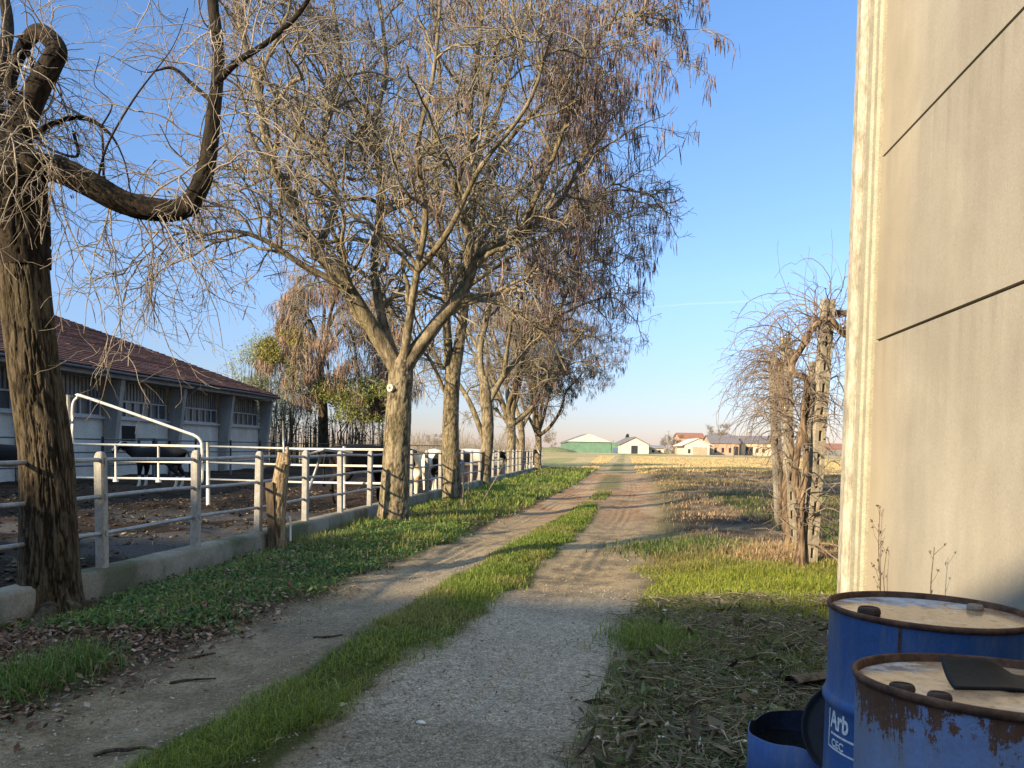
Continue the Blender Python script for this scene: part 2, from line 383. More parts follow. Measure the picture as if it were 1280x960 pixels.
# the grass strip between the two wheel tracks
mb = MB()
def ds(x, y):
    e = np.abs(x-xc(y)+.16*(fbm(x*2.2, y*2.2, 61, 3)-.5)*2)/HW(y)
    return (1-sst(.5, 1.25, e))*(.3+.7*sst(.32, .58, fbm(x*2.5, y*2.5, 62, 3)))
x, y = scatter(150000, lambda y: xc(y)-.6, lambda y: xc(y)+.6, 2.2, 21, ds, rng, .9)
gcol = lerp(pick(len(x), [(.12, .18, .022), (.18, .235, .032), (.25, .27, .055), (.09, .13, .02)], rng), C3(.25, .22, .07), .6*sst(.5, .7, fbm(x*1.2, y*1.2, 63, 3)))
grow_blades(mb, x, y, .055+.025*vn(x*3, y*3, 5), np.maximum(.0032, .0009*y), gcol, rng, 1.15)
x, y = scatter(900, lambda y: xc(y)-.25, lambda y: xc(y)+.3, 20.5, 27, lambda x, y: (vn(x*.8, y*.5, 8) > .55)*1., rng)
grow_blades(mb, x, y, .09, .02, C3(.12, .15, .03), rng, .5)
o = mb.build('grass', M_LEAF); tag(o, kind='stuff', label='strip of short green grass between the two wheel tracks', cat='grass')

# bright grass at the right of the track, by the wall and the vine
mb = MB()
def dr(x, y):
    wv = x-xc(y)+.3*(fbm(x*1.3, y*1.3, 65, 3)-.5)*2
    return sst(1.55, 2.1, wv)*sst(6.3, 6.9, y+.5*(vn(x*1.2, y, 66)-.5))*(1-sst(9.6, 11.2, y+1.6*(fbm(x*.8, y*.8, 67, 3)-.5)))
x, y = scatter(95000, lambda y: xc(y)+1.3, lambda y: xw(y)+1.2, 6.0, 11.5, dr, rng)
gcol = lerp(pick(len(x), [(.19, .24, .025), (.25, .285, .035), (.28, .27, .05)], rng), C3(.23, .18, .075), .75*sst(8.6, 11, y+1.5*(vn(x*1.5, y*1.5, 68)-.5)))
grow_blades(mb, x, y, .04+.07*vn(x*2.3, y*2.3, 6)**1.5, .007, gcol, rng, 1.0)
g0 = gp(815, 806)                                       # the tuft in the shade in front
x = rng.normal(g0.x, .15, 2400); y = rng.normal(g0.y, .24, 2400)
grow_blades(mb, x, y, .13, .006, pick(2400, [(.11, .19, .022), (.15, .22, .03), (.2, .2, .07)], rng), rng, .8)
x, y = scatter(60000, lambda y: xc(y)+1.6, lambda y: xw(y)+.2, 3.0, 7.3, lambda x, y: sst(.40, .54, fbm(x*1.7, y*1.7, 69, 3))*(.3+.7*sst(3.8, 5.6, y)), rng)
grow_blades(mb, x, y, .06, .006, pick(len(x), [(.10, .14, .04), (.14, .17, .05), (.18, .17, .075)], rng), rng, .8)
g1 = gp(868, 690); x = rng.normal(g1.x, .5, 2500); y = rng.normal(g1.y, .45, 2500)
grow_blades(mb, x, y, .13, .015, pick(2500, [(.08, .12, .03), (.11, .14, .04)], rng), rng, .6)
x, y = scatter(5000, lambda y: xw(y)+.9, lambda y: xw(y)+5, 10, 26, lambda x, y: np.ones_like(x), rng)
grow_blades(mb, x, y, .12, .02, pick(len(x), [(.07, .11, .025), (.10, .13, .03)], rng), rng, .6)
o = mb.build('grass', M_LEAF); tag(o, kind='stuff', label='bright tufty grass on the right of the track before the vine posts', cat='grass')

# left verge: ground ivy, grass tufts, far green verge
mb = MB(); wvf = lambda x, y: x-xc(y)
def dl(x, y):
    wv = wvf(x, y)+.25*(fbm(x*1.5, y*1.5, 71, 3)-.5)*2
    return (1-.75*sst(.55, .25, x-xf(y))*(1-sst(9.5, 12, y)))*sst(-1.35, -1.7, wv)*sst(5.3, 6.6, y+1.6*(fbm(x*1.1, y*1.1, 72, 3)-.5))*(.35+.65*sst(.36, .52, fbm(x*1.8, y*1.8, 73, 3)))
x, y = scatter(62000, lambda y: xf(y)+.16, lambda y: xc(y)-1.1, 4.6, 15, dl, rng, .35)
gcol = pick(len(x), [(.055, .12, .035), (.085, .155, .045), (.14, .19, .055)], rng)
lay_leaves(mb, x, y, .042, gcol, rng, .6, (.005, .055), .8)
o = mb.build('ground_ivy', M_LEAF); tag(o, kind='stuff', label='dark green ground ivy on the verge below the kerb wall', cat='ground cover')
mb = MB()
def dv(x, y):
    return dl(x, y)*(.25+.75*sst(9, 13, y))*(.25+.75*sst(.4, .55, fbm(x*.9, y*.6, 74, 3)))
x, y = scatter(90000, lambda y: xf(y)+.16, lambda y: xc(y)-1.1, 6, 58, dv, rng, 1.1)
gcol = lerp(pick(len(x), [(.12, .19, .03), (.19, .245, .042), (.25, .26, .06)], rng), C3(.20, .17, .07), .5*sst(.5, .66, fbm(x*.7, y*.5, 75, 3)))
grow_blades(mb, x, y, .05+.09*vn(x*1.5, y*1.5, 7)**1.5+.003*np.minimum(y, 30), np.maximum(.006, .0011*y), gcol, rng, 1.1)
for (px, py, sp, k) in ((52, 848, .15, 700), (100, 832, .11, 420), (12, 868, .13, 420), (330, 742, .3, 700), (210, 765, .25, 600)):
    g = gp(px, py); x = rng.normal(g.x, sp, k); y = rng.normal(g.y, sp*1.3, k)
    kk = x > xf(y)+.2; x, y = x[kk], y[kk]
    grow_blades(mb, x, y, .13 if py > 800 else .11, .006, pick(len(x), [(.07, .14, .025), (.12, .20, .035), (.15, .17, .05)], rng), rng, .9)
o = mb.build('grass', M_LEAF); tag(o, kind='stuff', label='green verge grass running along the trees and kerb wall', cat='grass')

# fallen leaves on the left, litter of stalks on the right
mb = MB()
x, y = scatter(42000, lambda y: xf(y)-.6, lambda y: xc(y)-.7, 2.6, 9, lambda x, y: (sst(-1.0, -1.9, wvf(x, y)))*(1-.9*sst(5.8, 8, y+1.5*(vn(x*1.5, y, 79)-.5)))*(.3+.7*sst(.35, .6, fbm(x*2, y*2, 78, 3))), rng, .2)
lay_leaves(mb, x, y, .055, pick(len(x), [(.14, .08, .05), (.20, .125, .085), (.27, .21, .16), (.09, .055, .038)], rng), rng, .4, (.006, .035), .6)
x, y = scatter(5000, lambda y: xc(y)-1.5, lambda y: xc(y)+1.5, 2.6, 14, lambda x, y: np.ones_like(x)*.35, rng)
lay_leaves(mb, x, y, .03, pick(len(x), [(.30, .26, .20), (.12, .08, .05)], rng), rng, .3, (.004, .012), .5)
x, y = scatter(4500, lambda y: xf(y)+.2, lambda y: xc(y)-.9, 6, 24, lambda x, y: sst(-1.0, -1.4, wvf(x, y))*(.15+.85*sst(.45, .6, fbm(x*1.5, y*1.5, 86, 3))), rng, .5)
lay_leaves(mb, x, y, .055, pick(len(x), [(.20, .13, .085), (.28, .21, .14), (.12, .075, .05)], rng), rng, .5, (.02, .09), .6)
o = mb.build('fallen_leaves', M_DRY); tag(o, kind='stuff', label='brown fallen leaves scattered round the foot of the gnarled tree', cat='leaves')
mb = MB()
x, y = scatter(11000, lambda y: xc(y)+1.45, lambda y: xw(y)+.2, 2.6, 7.6, lambda x, y: sst(1.4, 2.1, wvf(x, y))*(.35+.65*sst(.36, .55, fbm(x*1.6, y*1.6, 81, 3))), rng, .1)
n_ = len(x); a = rng.uniform(0, 2*np.pi, n_); L = rng.uniform(.04, .24, n_); z = gz(x, y)+rng.uniform(.005, .06, n_)
d = np.stack([np.cos(a), np.sin(a), rng.normal(0, .18, n_)], 1)*L[:, None]
P0 = np.stack([x, y, z], 1); bend = rng.normal(0, .15, (n_, 3))*L[:, None]
P = np.stack([P0-d/2, P0+bend*.5, P0+d/2], 1); P[:, :, 2] = np.maximum(P[:, :, 2], gz(P[:, :, 0], P[:, :, 1])+.004)
Vt, Qt = tubes(P, np.repeat(rng.uniform(.001, .0035, n_)[:, None], 3, 1), 4)
mb.add(Vt, Qt, None, np.repeat(pick(n_, [(.24, .195, .13), (.38, .32, .21), (.14, .115, .075), (.12, .14, .055)], rng, [.28, .09, .36, .27])*rng.uniform(.7, 1.3, (n_, 1)), 12, 0))
x, y = scatter(9000, lambda y: xc(y)+1.45, lambda y: xw(y)+.2, 2.6, 7.6, lambda x, y: sst(1.4, 2.1, wvf(x, y))*(.4+.6*sst(.36, .55, fbm(x*1.6, y*1.6, 82, 3))), rng, .1)
lay_leaves(mb, x, y, .06, pick(len(x), [(.13, .11, .07), (.22, .19, .13), (.09, .10, .04), (.40, .37, .31)], rng, [.4, .26, .3, .04]), rng, .6, (.005, .05), .5)
x, y = scatter(900, lambda y: xc(y)+1.5, lambda y: xw(y)+.2, 2.6, 7.2, lambda x, y: sst(1.5, 2.1, wvf(x, y))*(.2+.8*sst(.4, .6, fbm(x*1.6, y*1.6, 84, 3))), rng, .1)
lay_leaves(mb, x, y, .14, pick(len(x), [(.13, .105, .07), (.20, .17, .115), (.07, .055, .04), (.40, .36, .29), (.10, .12, .05)], rng, [.34, .14, .3, .03, .19]), rng, .7, (.01, .06), .45)
o = mb.build('dry_litter', M_DRY); tag(o, kind='stuff', label='cut stalks and dead leaves strewn between the track and the drums', cat='litter')

# dry weeds on the right further on, stubble in the field
mb = MB()
def dw(x, y):
    return sst(1.7, 2.6, wvf(x, y)+.5*(vn(x, y*.6, 90)-.5))*sst(9.2, 11.5, y)*(.1+.9*sst(.4, .55, fbm(x*.6, y*.6, 91, 3)))
x, y = scatter(95000, lambda y: xc(y)+1.4, lambda y: xc(y)+6+.28*y, 9, 60, dw, rng, .8)
gcol = lerp(pick(len(x), [(.38, .26, .14), (.27, .165, .10), (.46, .34, .19), (.18, .13, .07)], rng), C3(.13, .14, .045), .6*sst(.55, .7, vn(x*.5, y*.5, 92)))
grow_blades(mb, x, y, .06+.13*vn(x*.8, y*.8, 93)**3+.001*y, np.maximum(.005, .0006*y), gcol, rng, 1.3)
g2 = gp(1000, 700); x = rng.normal(g2.x, .65, 9000); y = rng.normal(g2.y+.15, .45, 9000)
grow_blades(mb, x, y, .13, .007, pick(9000, [(.36, .25, .12), (.28, .17, .09), (.42, .31, .17)], rng), rng, .9)
o = mb.build('dry_weeds', M_DRY); tag(o, kind='stuff', label='tan dry weeds on the rough ground right of the track', cat='weeds')
mb = MB()
x, y = scatter(60000, lambda y: -.12*y+.24*y-2, lambda y: .46*y+4, 50, 190, lambda x, y: (np.abs(wvf(x, y)) > 1.4)*1., rng, .6)
gcol = lerp(pick(len(x), [(.50, .37, .17), (.44, .31, .14), (.56, .43, .21)], rng), C3(.18, .19, .06), .6*sst(.55, .68, fbm((x-.14*y)*.12, y*.012, 47, 3)))
grow_blades(mb, x, y, .12, .05, gcol, rng, .6)
o = mb.build('stubble', M_DRY); tag(o, kind='stuff', label='yellow dry stubble covering the open field', cat='stubble')

# pebbles on the gravelled track, clods in the yard
def rocks(mb, x, y, s, c, rng):
    ico = np.array([(0,0,1),(.9,0,.1),(.28,.85,.1),(-.72,.53,.1),(-.72,-.53,.1),(.28,-.85,.1),(0,0,-.8)])
    Tt = np.array([(0,1,2),(0,2,3),(0,3,4),(0,4,5),(0,5,1),(6,2,1),(6,3,2),(6,4,3),(6,5,4),(6,1,5)])
    n = len(x); V = ico[None]*rng.uniform(.6, 1.25, (n, 7, 3))*np.array([1, 1, .6])
    a = rng.uniform(0, 6.28, n); ca, sa = np.cos(a)[:, None], np.sin(a)[:, None]
    V = np.stack([V[..., 0]*ca-V[..., 1]*sa, V[..., 0]*sa+V[..., 1]*ca, V[..., 2]], -1)*s[:, None, None]
    V += np.stack([x, y, gz(x, y)+s*.15], 1)[:, None]
    mb.add(V.reshape(-1, 3), None, (Tt[None]+(np.arange(n)*7)[:, None, None]).reshape(-1, 3), np.repeat(c*rng.uniform(.6, 1.4, (n, 1)), 7, 0))
mb = MB()
x, y = scatter(26000, lambda y: xf(y)-13, lambda y: xf(y)-.2, 3.5, 34, lambda x, y: .15+.85*sst(.4, .6, fbm(x*.9, y*.9, 97, 3)), rng, .5)
rocks(mb, x, y, .018+.06*rng.uniform(0, 1, len(x))**3, pick(len(x), [(.035, .025, .017), (.055, .038, .025), (.025, .019, .014), (.08, .06, .04)], rng), rng)
x, y = scatter(5000, lambda y: xf(y)-12, lambda y: xf(y)-.2, 4, 26, lambda x, y: sst(.5, .6, fbm(x*.5, y*.5, 98, 3)), rng, .3)
lay_leaves(mb, x, y, .10, pick(len(x), [(.30, .25, .15), (.20, .16, .10)], rng), rng, .3, (.02, .05), .12)
o = mb.build('mud', M_DRY); tag(o, kind='stuff', label='dark churned mud and straw in the cow yard', cat='mud')
mb = MB()
x, y = scatter(36000, lambda y: xc(y)+.2, lambda y: xc(y)+1.8, 2.3, 8.6, lambda x, y: (.2+.8*sst(.4, .6, fbm(x*1.5, y*1.5, 95, 3)))*(1-.6*sst(1.2, 1.7, wvf(x, y))), rng, .7)
rocks(mb, x, y, .0025+.009*rng.uniform(0, 1, len(x))**6, pick(len(x), [(.36, .33, .28), (.30, .27, .22), (.42, .39, .34), (.22, .195, .155)], rng), rng)
x, y = scatter(16000, lambda y: xc(y)-1.5, lambda y: xc(y)-.3, 2.6, 12, lambda x, y: np.ones_like(x)*.6, rng, .5)
rocks(mb, x, y, .003+.008*rng.uniform(0, 1, len(x))**5, pick(len(x), [(.36, .33, .28), (.27, .24, .19)], rng), rng)
o = mb.build('gravel', attr_mat('stone', .9, 0, .2), None, True); tag(o, kind='stuff', label='grey gravel on the wheel tracks', cat='gravel')
# ------------------------------------------------------------------ the concrete hall on the right
ROADV = Vector((.117, 1, 0)).normalized(); OUT = Vector((-ROADV.y, ROADV.x, 0))      # OUT: towards the road
def wp(y, out=0, z=0): return Vector((xw(y), y, z))+OUT*out
m, n, p = mat('precast_concrete'); co = coords(n); cs = coords(n, 'Object', (1, 1, .18))
a = noise(n, co, .9, 7, .6, .3); b = noise(n, cs, 2.6, 6, .65); f = noise(n, co, 60, 4, .7)
c = ramp(n, a, [(.3, (.295, .27, .22)), (.7, (.365, .338, .282))])
c = mix(n, .6, c, ramp(n, b, [(.3, (.80, .785, .76)), (.7, (1.13, 1.125, 1.11))]), 'MULTIPLY')
c = mix(n, .25, c, ramp(n, f, [(.3, .6), (.7, 1.4)]), 'MULTIPLY')
sp = N(n, 'ShaderNodeSeparateXYZ'); tc = N(n, 'ShaderNodeTexCoord'); n.links.new(tc.outputs['Object'], sp.inputs[0])
low = ramp(n, math_(n, 'ADD', math_(n, 'MULTIPLY', sp.outputs[2], .5), math_(n, 'MULTIPLY', math_(n, 'SUBTRACT', b, .5), .5)), [(.05, .55), (.45, 0)])
c = mix(n, math_(n, 'MULTIPLY', low, .8), c, (.27, .235, .18))
yel = ramp(n, math_(n, 'ADD', math_(n, 'MULTIPLY', math_(n, 'SUBTRACT', sp.outputs[1], 5.2), .5), math_(n, 'MULTIPLY', math_(n, 'SUBTRACT', b, .5), .6)), [(.3, 0), (.8, .65)])
c = mix(n, yel, c, (.36, .29, .18))
drip = None; cd = coords(n, 'Object', (1, 1, .06)); dn = noise(n, cd, 9, 5, .7)
for zj in (2.38, 3.87, 5.36):                    # rain streaks below the joints
    t_ = math_(n, 'DIVIDE', math_(n, 'SUBTRACT', zj, sp.outputs[2]), .75); k_ = ramp(n, t_, [(0, 0), (.004, 1), (1, 0)])
    drip = k_ if drip is None else math_(n, 'MAXIMUM', drip, k_)
c = mix(n, math_(n, 'MULTIPLY', math_(n, 'MULTIPLY', drip, ramp(n, dn, [(.48, 0), (.7, 1)])), .38), c, (.17, .145, .11))
bl = noise(n, co, .45, 4, .55, .8); c = mix(n, .7, c, ramp(n, bl, [(.35, (.8, .79, .77)), (.65, (1.12, 1.1, 1.06))]), 'MULTIPLY')
setc(n, p, c, .88, 0, .2); bump(n, p, math_(n, 'ADD', f, math_(n, 'MULTIPLY', a, .5)), .2, .012); M_WALL = m
M_PIL = speckled('pillar_concrete', (.27, .245, .175), (.36, .33, .24), 7, .85, .2, fine=70)
M_PIL_ROUGH = speckled('weathered_pillar_concrete', (.23, .205, .15), (.44, .405, .32), 14, .9, .35, (1, 1, .3), 50)
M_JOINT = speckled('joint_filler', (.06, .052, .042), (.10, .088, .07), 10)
CY = 6.9; ztop = 9.3; ZJ = [-.3, 2.38, 3.87, 5.36, 6.85, 8.34, ztop]
wall = thing('concrete_hall', 'tall pale concrete panel hall filling the right edge, with a pillar at its corner', 'hall', wp(CY))
DEEP = Vector((-OUT.x, -OUT.y, 0))
for k in range(len(ZJ)-1):
    mb = MB(); a0 = wp(CY-.25, 0); b0 = wp(-14, 0)
    mb.prism([Vector((q.x, q.y, z)) for q, z in ((a0, ZJ[k]+.011), (b0, ZJ[k]+.011), (b0, ZJ[k+1]-.011), (a0, ZJ[k+1]-.011))], DEEP*.2)
    o = adopt(mb.build('wall_panel', M_WALL), wall)
    if k:
        mb = MB(); mb.prism([Vector((q.x, q.y, z))+DEEP*.035 for q, z in ((a0, ZJ[k]-.0105), (b0, ZJ[k]-.0105), (b0, ZJ[k]+.0105), (a0, ZJ[k]+.0105))], DEEP*.1)
        adopt(mb.build('joint', M_JOINT), wall)
def plan(pts): return [Vector((0, 0, 0))+wp(CY+b, o) for o, b in pts]
def column(name, pts, mt):
    mb = MB(); mb.prism([q+Vector((0, 0, -.3)) for q in plan(pts)], (0, 0, ztop+.3)); return adopt(mb.build(name, mt), wall)
column('corner_pillar', [(-.3, -.20), (.012, -.20), (.035, -.185), (.035, -.11), (.055, -.095), (.055, .02), (.035, .05), (-.3, .05)], M_PIL)
column('outer_pillar_flange', [(-.3, .052), (.065, .052), (.09, .065), (.108, .09), (.108, .20), (.09, .22), (-.3, .22)], M_PIL_ROUGH)
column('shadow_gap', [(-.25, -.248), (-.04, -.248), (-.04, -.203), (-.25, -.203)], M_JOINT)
mb = MB(); q = [wp(CY+.2, -.35), wp(-14, -.25), wp(-14, -16), wp(CY+.2, -16)]
mb.prism([v+Vector((0, 0, -.3)) for v in q], (0, 0, ztop+.2)); adopt(mb.build('building_body', M_CONC), wall)
mb = MB(); mb.prism([v+Vector((0, 0, ztop+.05)) for v in (wp(CY+.45, .25), wp(-14.2, .25), wp(-14.2, -16.2), wp(CY+.45, -16.2))], (0, 0, .15)); adopt(mb.build('roof', M_CONC), wall)

# ------------------------------------------------------------------ the big farm shed behind the camera, that shades the foreground
M_PLASTER = speckled('shed_plaster', (.38, .34, .28), (.46, .42, .36), 1.5)
M_TILE_OLD = speckled('shed_roof_tiles', (.17, .08, .055), (.26, .12, .08), 3, .85, .3)
shed = thing('farm_shed', 'large plastered farm shed behind the camera, its shadow lying across the foreground', 'shed', (-20, -14, 0))
sil = [(-1.0, 0), (-1.0, 6.15), (-11.3, 6.15), (-12.3, 6.75), (-17.2, 6.9), (-18.2, 6.98), (-21.8, 8.9), (-44, 8.9), (-44, 0)]
mb = MB(); mb.prism([(x, -8, z) for x, z in sil], (0, -12, 0)); adopt(mb.build('wall', M_PLASTER), shed)
mb = MB(); top = sil[1:7]
mb.prism([(x, -8.02, z+.02) for x, z in top]+[(x, -8.02, z+.14) for x, z in top[::-1]], (0, -11.96, 0)); adopt(mb.build('roof', M_TILE_OLD), shed)
mb = MB(); mb.box((-12, -7.985, 0), (-8, -7.94, 4)); adopt(mb.build('door', M_DARK_PIPE), shed)

# ------------------------------------------------------------------ the cattle barn on the left
bx = lambda y, out=0: -20.9+.122*y+out
m, n, p = mat('roof_tiles'); co = coords(n); wv_ = N(n, 'ShaderNodeTexWave', wave_type='BANDS', bands_direction='Y'); wv_.inputs['Scale'].default_value = 1.45
wv_.inputs['Distortion'].default_value = .6; n.links.new(co, wv_.inputs['Vector'])
w2 = N(n, 'ShaderNodeTexWave', wave_type='BANDS', bands_direction='X'); w2.inputs['Scale'].default_value = .9; w2.inputs['Distortion'].default_value = .8; n.links.new(co, w2.inputs['Vector'])
a = noise(n, co, .8, 6, .7); d = noise(n, co, 9, 4, .7)
c = ramp(n, a, [(.3, (.095, .042, .032)), (.7, (.165, .072, .05))]); c = mix(n, .8, c, ramp(n, d, [(.25, .65), (.75, 1.35)]), 'MULTIPLY')
setc(n, p, c, .85, 0, .2); bump(n, p, math_(n, 'ADD', wv_.outputs[1], math_(n, 'MULTIPLY', w2.outputs[1], .6)), .7, .06); M_TILE = m
M_BWALL = speckled('barn_plaster', (.44, .42, .37), (.60, .575, .51), 1.2, .9, .15, (1, 1, .5))
M_FRAME = speckled('barn_concrete_frame', (.24, .23, .205), (.36, .345, .31), 2, .9, .2, (1, 1, .4))
M_FASCIA = speckled('barn_fascia', (.22, .22, .22), (.34, .33, .31), 2.5)
M_SLAT = speckled('window_slats', (.16, .155, .145), (.30, .29, .27), 3, .6)
M_SASH = speckled('window_sash', (.36, .37, .37), (.45, .46, .46), 3, .6)
M_GLASS = speckled('dusty_window_glass', (.05, .055, .06), (.10, .11, .115), 1.5, .3, .02, spec=.5)
barn = thing('cattle_barn', 'long grey cattle barn with red tiled roof and slanted wall frames, behind the yard', 'barn', (bx(35), 35, 0))
FY = [13.9+4.88*i for i in range(8)]; Y1 = FY[-1]
SL = 5.1/15
def bpnt(y, out, z): return Vector((bx(y, out), y, z))
mb = MB(); rt_ = random.Random(2)
for k in range(41):                              # tile courses, each lapping over the one below
    o0, o1 = 1.0-k*.378, 1.0-(k+1)*.378-.03; za, zb_ = 4.25+(1.0-o0)*SL, 4.25+(1.0-o1)*SL; ym = 6
    while ym < Y1:
        yn = min(Y1, ym+rt_.uniform(.8, 2.6)); j_ = rt_.uniform(-.012, .012); mb.prism([bpnt(ym, o0+j_, za+.055+j_), bpnt(yn, o0+j_, za+.055+j_), bpnt(yn, o1, zb_+.012), bpnt(ym, o1, zb_+.012)], (0, 0, .05)); ym = yn
mb.prism([bpnt(Y1-.02, .98, 4.24), bpnt(6.02, .98, 4.24), bpnt(6.02, -14.4, 4.24+15.4*SL), bpnt(Y1-.02, -14.4, 4.24+15.4*SL)], (0, 0, .03))
adopt(mb.build('roof', M_TILE), barn)
mb = MB(); mb.prism([bpnt(Y1, -14.51, 4.25+15.5*SL), bpnt(6, -14.51, 4.25+15.5*SL), bpnt(6, -30, 4.25), bpnt(Y1, -30, 4.25)], (0, 0, .14))
adopt(mb.build('far_roof_slope', M_TILE), barn)
mb = MB(); mb.tube([bpnt(6, -14.5, 4.25+15.5*SL+.16), bpnt(Y1+.1, -14.5, 4.25+15.5*SL+.16)], .14, 8); adopt(mb.build('ridge', M_TILE), barn)
mb = MB(); mb.prism([bpnt(Y1-.1, .85, 4.0), bpnt(6, .85, 4.0), bpnt(6, .85, 4.24), bpnt(Y1-.1, .85, 4.24)], (-.12, 0, 0)); adopt(mb.build('fascia', M_FASCIA), barn)
mb = MB(); mb.tube([bpnt(y, 1.06+.01*math.sin(y), 4.19+.012*math.sin(y*.9)) for y in np.linspace(6, Y1, 40)], .065, 8); adopt(mb.build('gutter', M_DARK_PIPE, None, True), barn)
for y in (FY[3]+.35, FY[5]+.35):
    mb = MB(); mb.tube([bpnt(y, 1.0, 4.15), bpnt(y, .8, 3.9), bpnt(y, .12, 3.3), bpnt(y, .1, .1)], .045, 6); adopt(mb.build('downpipe', M_FASCIA, None, True), barn)
mb = MB(); mb.prism([bpnt(Y1-.3, .72, 4.0), bpnt(6, .72, 4.0), bpnt(6, -.1, 4.0), bpnt(Y1-.3, -.1, 4.0)], (0, 0, .1)); adopt(mb.build('soffit', M_FRAME), barn)
mb = MB(); mb.prism([bpnt(Y1-.31, -.3, 0), bpnt(Y1-.31, -29, 0), bpnt(Y1-.31, -29, 4.1), bpnt(Y1-.31, -14.5, 9.0), bpnt(Y1-.31, -.3, 4.1)], (0, -.2, 0)); adopt(mb.build('gable_wall', M_BWALL), barn)
for i, y in enumerate(FY):
    mb = MB(); mb.prism([bpnt(y-.30, -.05, -.1), bpnt(y-.30, .22, -.1), bpnt(y-.30, .70, 3.985), bpnt(y-.30, -.05, 3.985)], (.03, .26, 0)); adopt(mb.build('wall_frame', M_FRAME), barn)
    if i == 0: continue
    ya, yb = FY[i-1], y-.31
    mb = MB(); mb.prism([bpnt(ya, -.1, -.1), bpnt(yb, -.1, -.1), bpnt(yb, -.1, 2.35), bpnt(ya, -.1, 2.35)], (-.2, 0, 0)); adopt(mb.build('wall', M_BWALL), barn)
    mb = MB(); mb.prism([bpnt(ya+.02, .03, 2.352), bpnt(yb-.02, .03, 2.352), bpnt(yb-.02, .03, 2.44), bpnt(ya+.02, .03, 2.44)], (-.3, 0, 0)); adopt(mb.build('sill', M_SASH), barn)
    mb = MB(); mb.prism([bpnt(ya, -.18, 2.45), bpnt(yb, -.18, 2.45), bpnt(yb, -.18, 3.98), bpnt(ya, -.18, 3.98)], (-.03, 0, 0)); og = mb.build('glass', M_GLASS)
    mb = MB(); L = yb-ya
    for k in range(19):
        if rt_.random() < .09: continue
        yy = ya+L*(k+.5)/19
        mb.prism([bpnt(yy-.055, -.15, 3.22), bpnt(yy+.055, -.15, 3.22), bpnt(yy+.055, -.15, 3.97), bpnt(yy-.055, -.15, 3.97)], (-.025, 0, 0))
    os_ = mb.build('slats', M_SLAT)
    mb = MB()
    for k in range(8):
        yy = ya+.12+(L-.24)*k/7
        mb.prism([bpnt(yy-.035, -.11, 2.47), bpnt(yy+.035, -.11, 2.47), bpnt(yy+.035, -.11, 3.12), bpnt(yy-.035, -.11, 3.12)], (-.05, 0, 0))
    for z in (2.445, 3.12): mb.prism([bpnt(ya+.05, -.108, z), bpnt(yb-.05, -.108, z), bpnt(yb-.05, -.108, z+.07), bpnt(ya+.05, -.108, z+.07)], (-.055, 0, 0))
    o2 = mb.build('window', M_SASH); adopt(o2, barn); og.parent = o2; os_.parent = o2
yh = 34.4
mb = MB(); mb.prism([bpnt(yh, -.09, 1.45), bpnt(yh+1.0, -.09, 1.45), bpnt(yh+1.0, -.09, 2.12), bpnt(yh, -.09, 2.12)], (-.005, 0, 0)); adopt(mb.build('hatch_opening', M_DARK), barn)

# ------------------------------------------------------------------ yard fence: kerb wall, posts, rails
def fp(y, out=0, z=0): return Vector((xf(y)+out, y, z))
m, n, p = mat('mossy_concrete'); co = coords(n); a = noise(n, co, 2.2, 7, .65); b = noise(n, co, 1.1, 5, .6); f = noise(n, co, 45, 4, .7)
c = ramp(n, a, [(.3, (.16, .145, .11)), (.7, (.28, .255, .205))]); c = mix(n, math_(n, 'MULTIPLY', ramp(n, b, [(.47, 0), (.60, 1)]), .75), c, (.045, .055, .022))
c = mix(n, .5, c, ramp(n, f, [(.3, .5), (.7, 1.5)]), 'MULTIPLY'); setc(n, p, c, .95, 0, .1); bump(n, p, math_(n, 'ADD', a, math_(n, 'MULTIPLY', f, .5)), .5, .04); M_KERB = m
rg = np.random.RandomState(4)
mb = MB(); ys = np.concatenate([np.arange(3.2, 30, .12), np.arange(30, 58, .6)]); K = len(ys)
prof = [(-.16, -.25), (-.15, .19), (-.11, .225), (.09, .225), (.13, .19), (.15, -.25)]
V = []
for (o_, z_) in prof:
    j = .012*(fbm(ys*3.1, np.full(K, o_*20+z_*9), 33, 3)-.5)*2*(1-sst(8.5, 12, ys)*.7)
    dz = np.where(z_ > 0, .02+.02*(fbm(ys*1.3, np.full(K, 2.), 35, 3)-.5)*(1-sst(9, 12, ys)*.8), 0)
    V.append(np.stack([xf(ys)+o_+j, ys, np.full(K, z_)+j*.6+dz], 1))
V = np.stack(V, 1).reshape(-1, 3); a = (np.arange(K-1)[:, None]*6+np.arange(5)[None]).ravel()
mb.add(V, np.stack([a, a+1, a+7, a+6], 1))
tag(mb.build('kerb_wall', M_KERB, None, True), label='low mossy concrete kerb wall carrying the fence posts along the yard', cat='kerb')

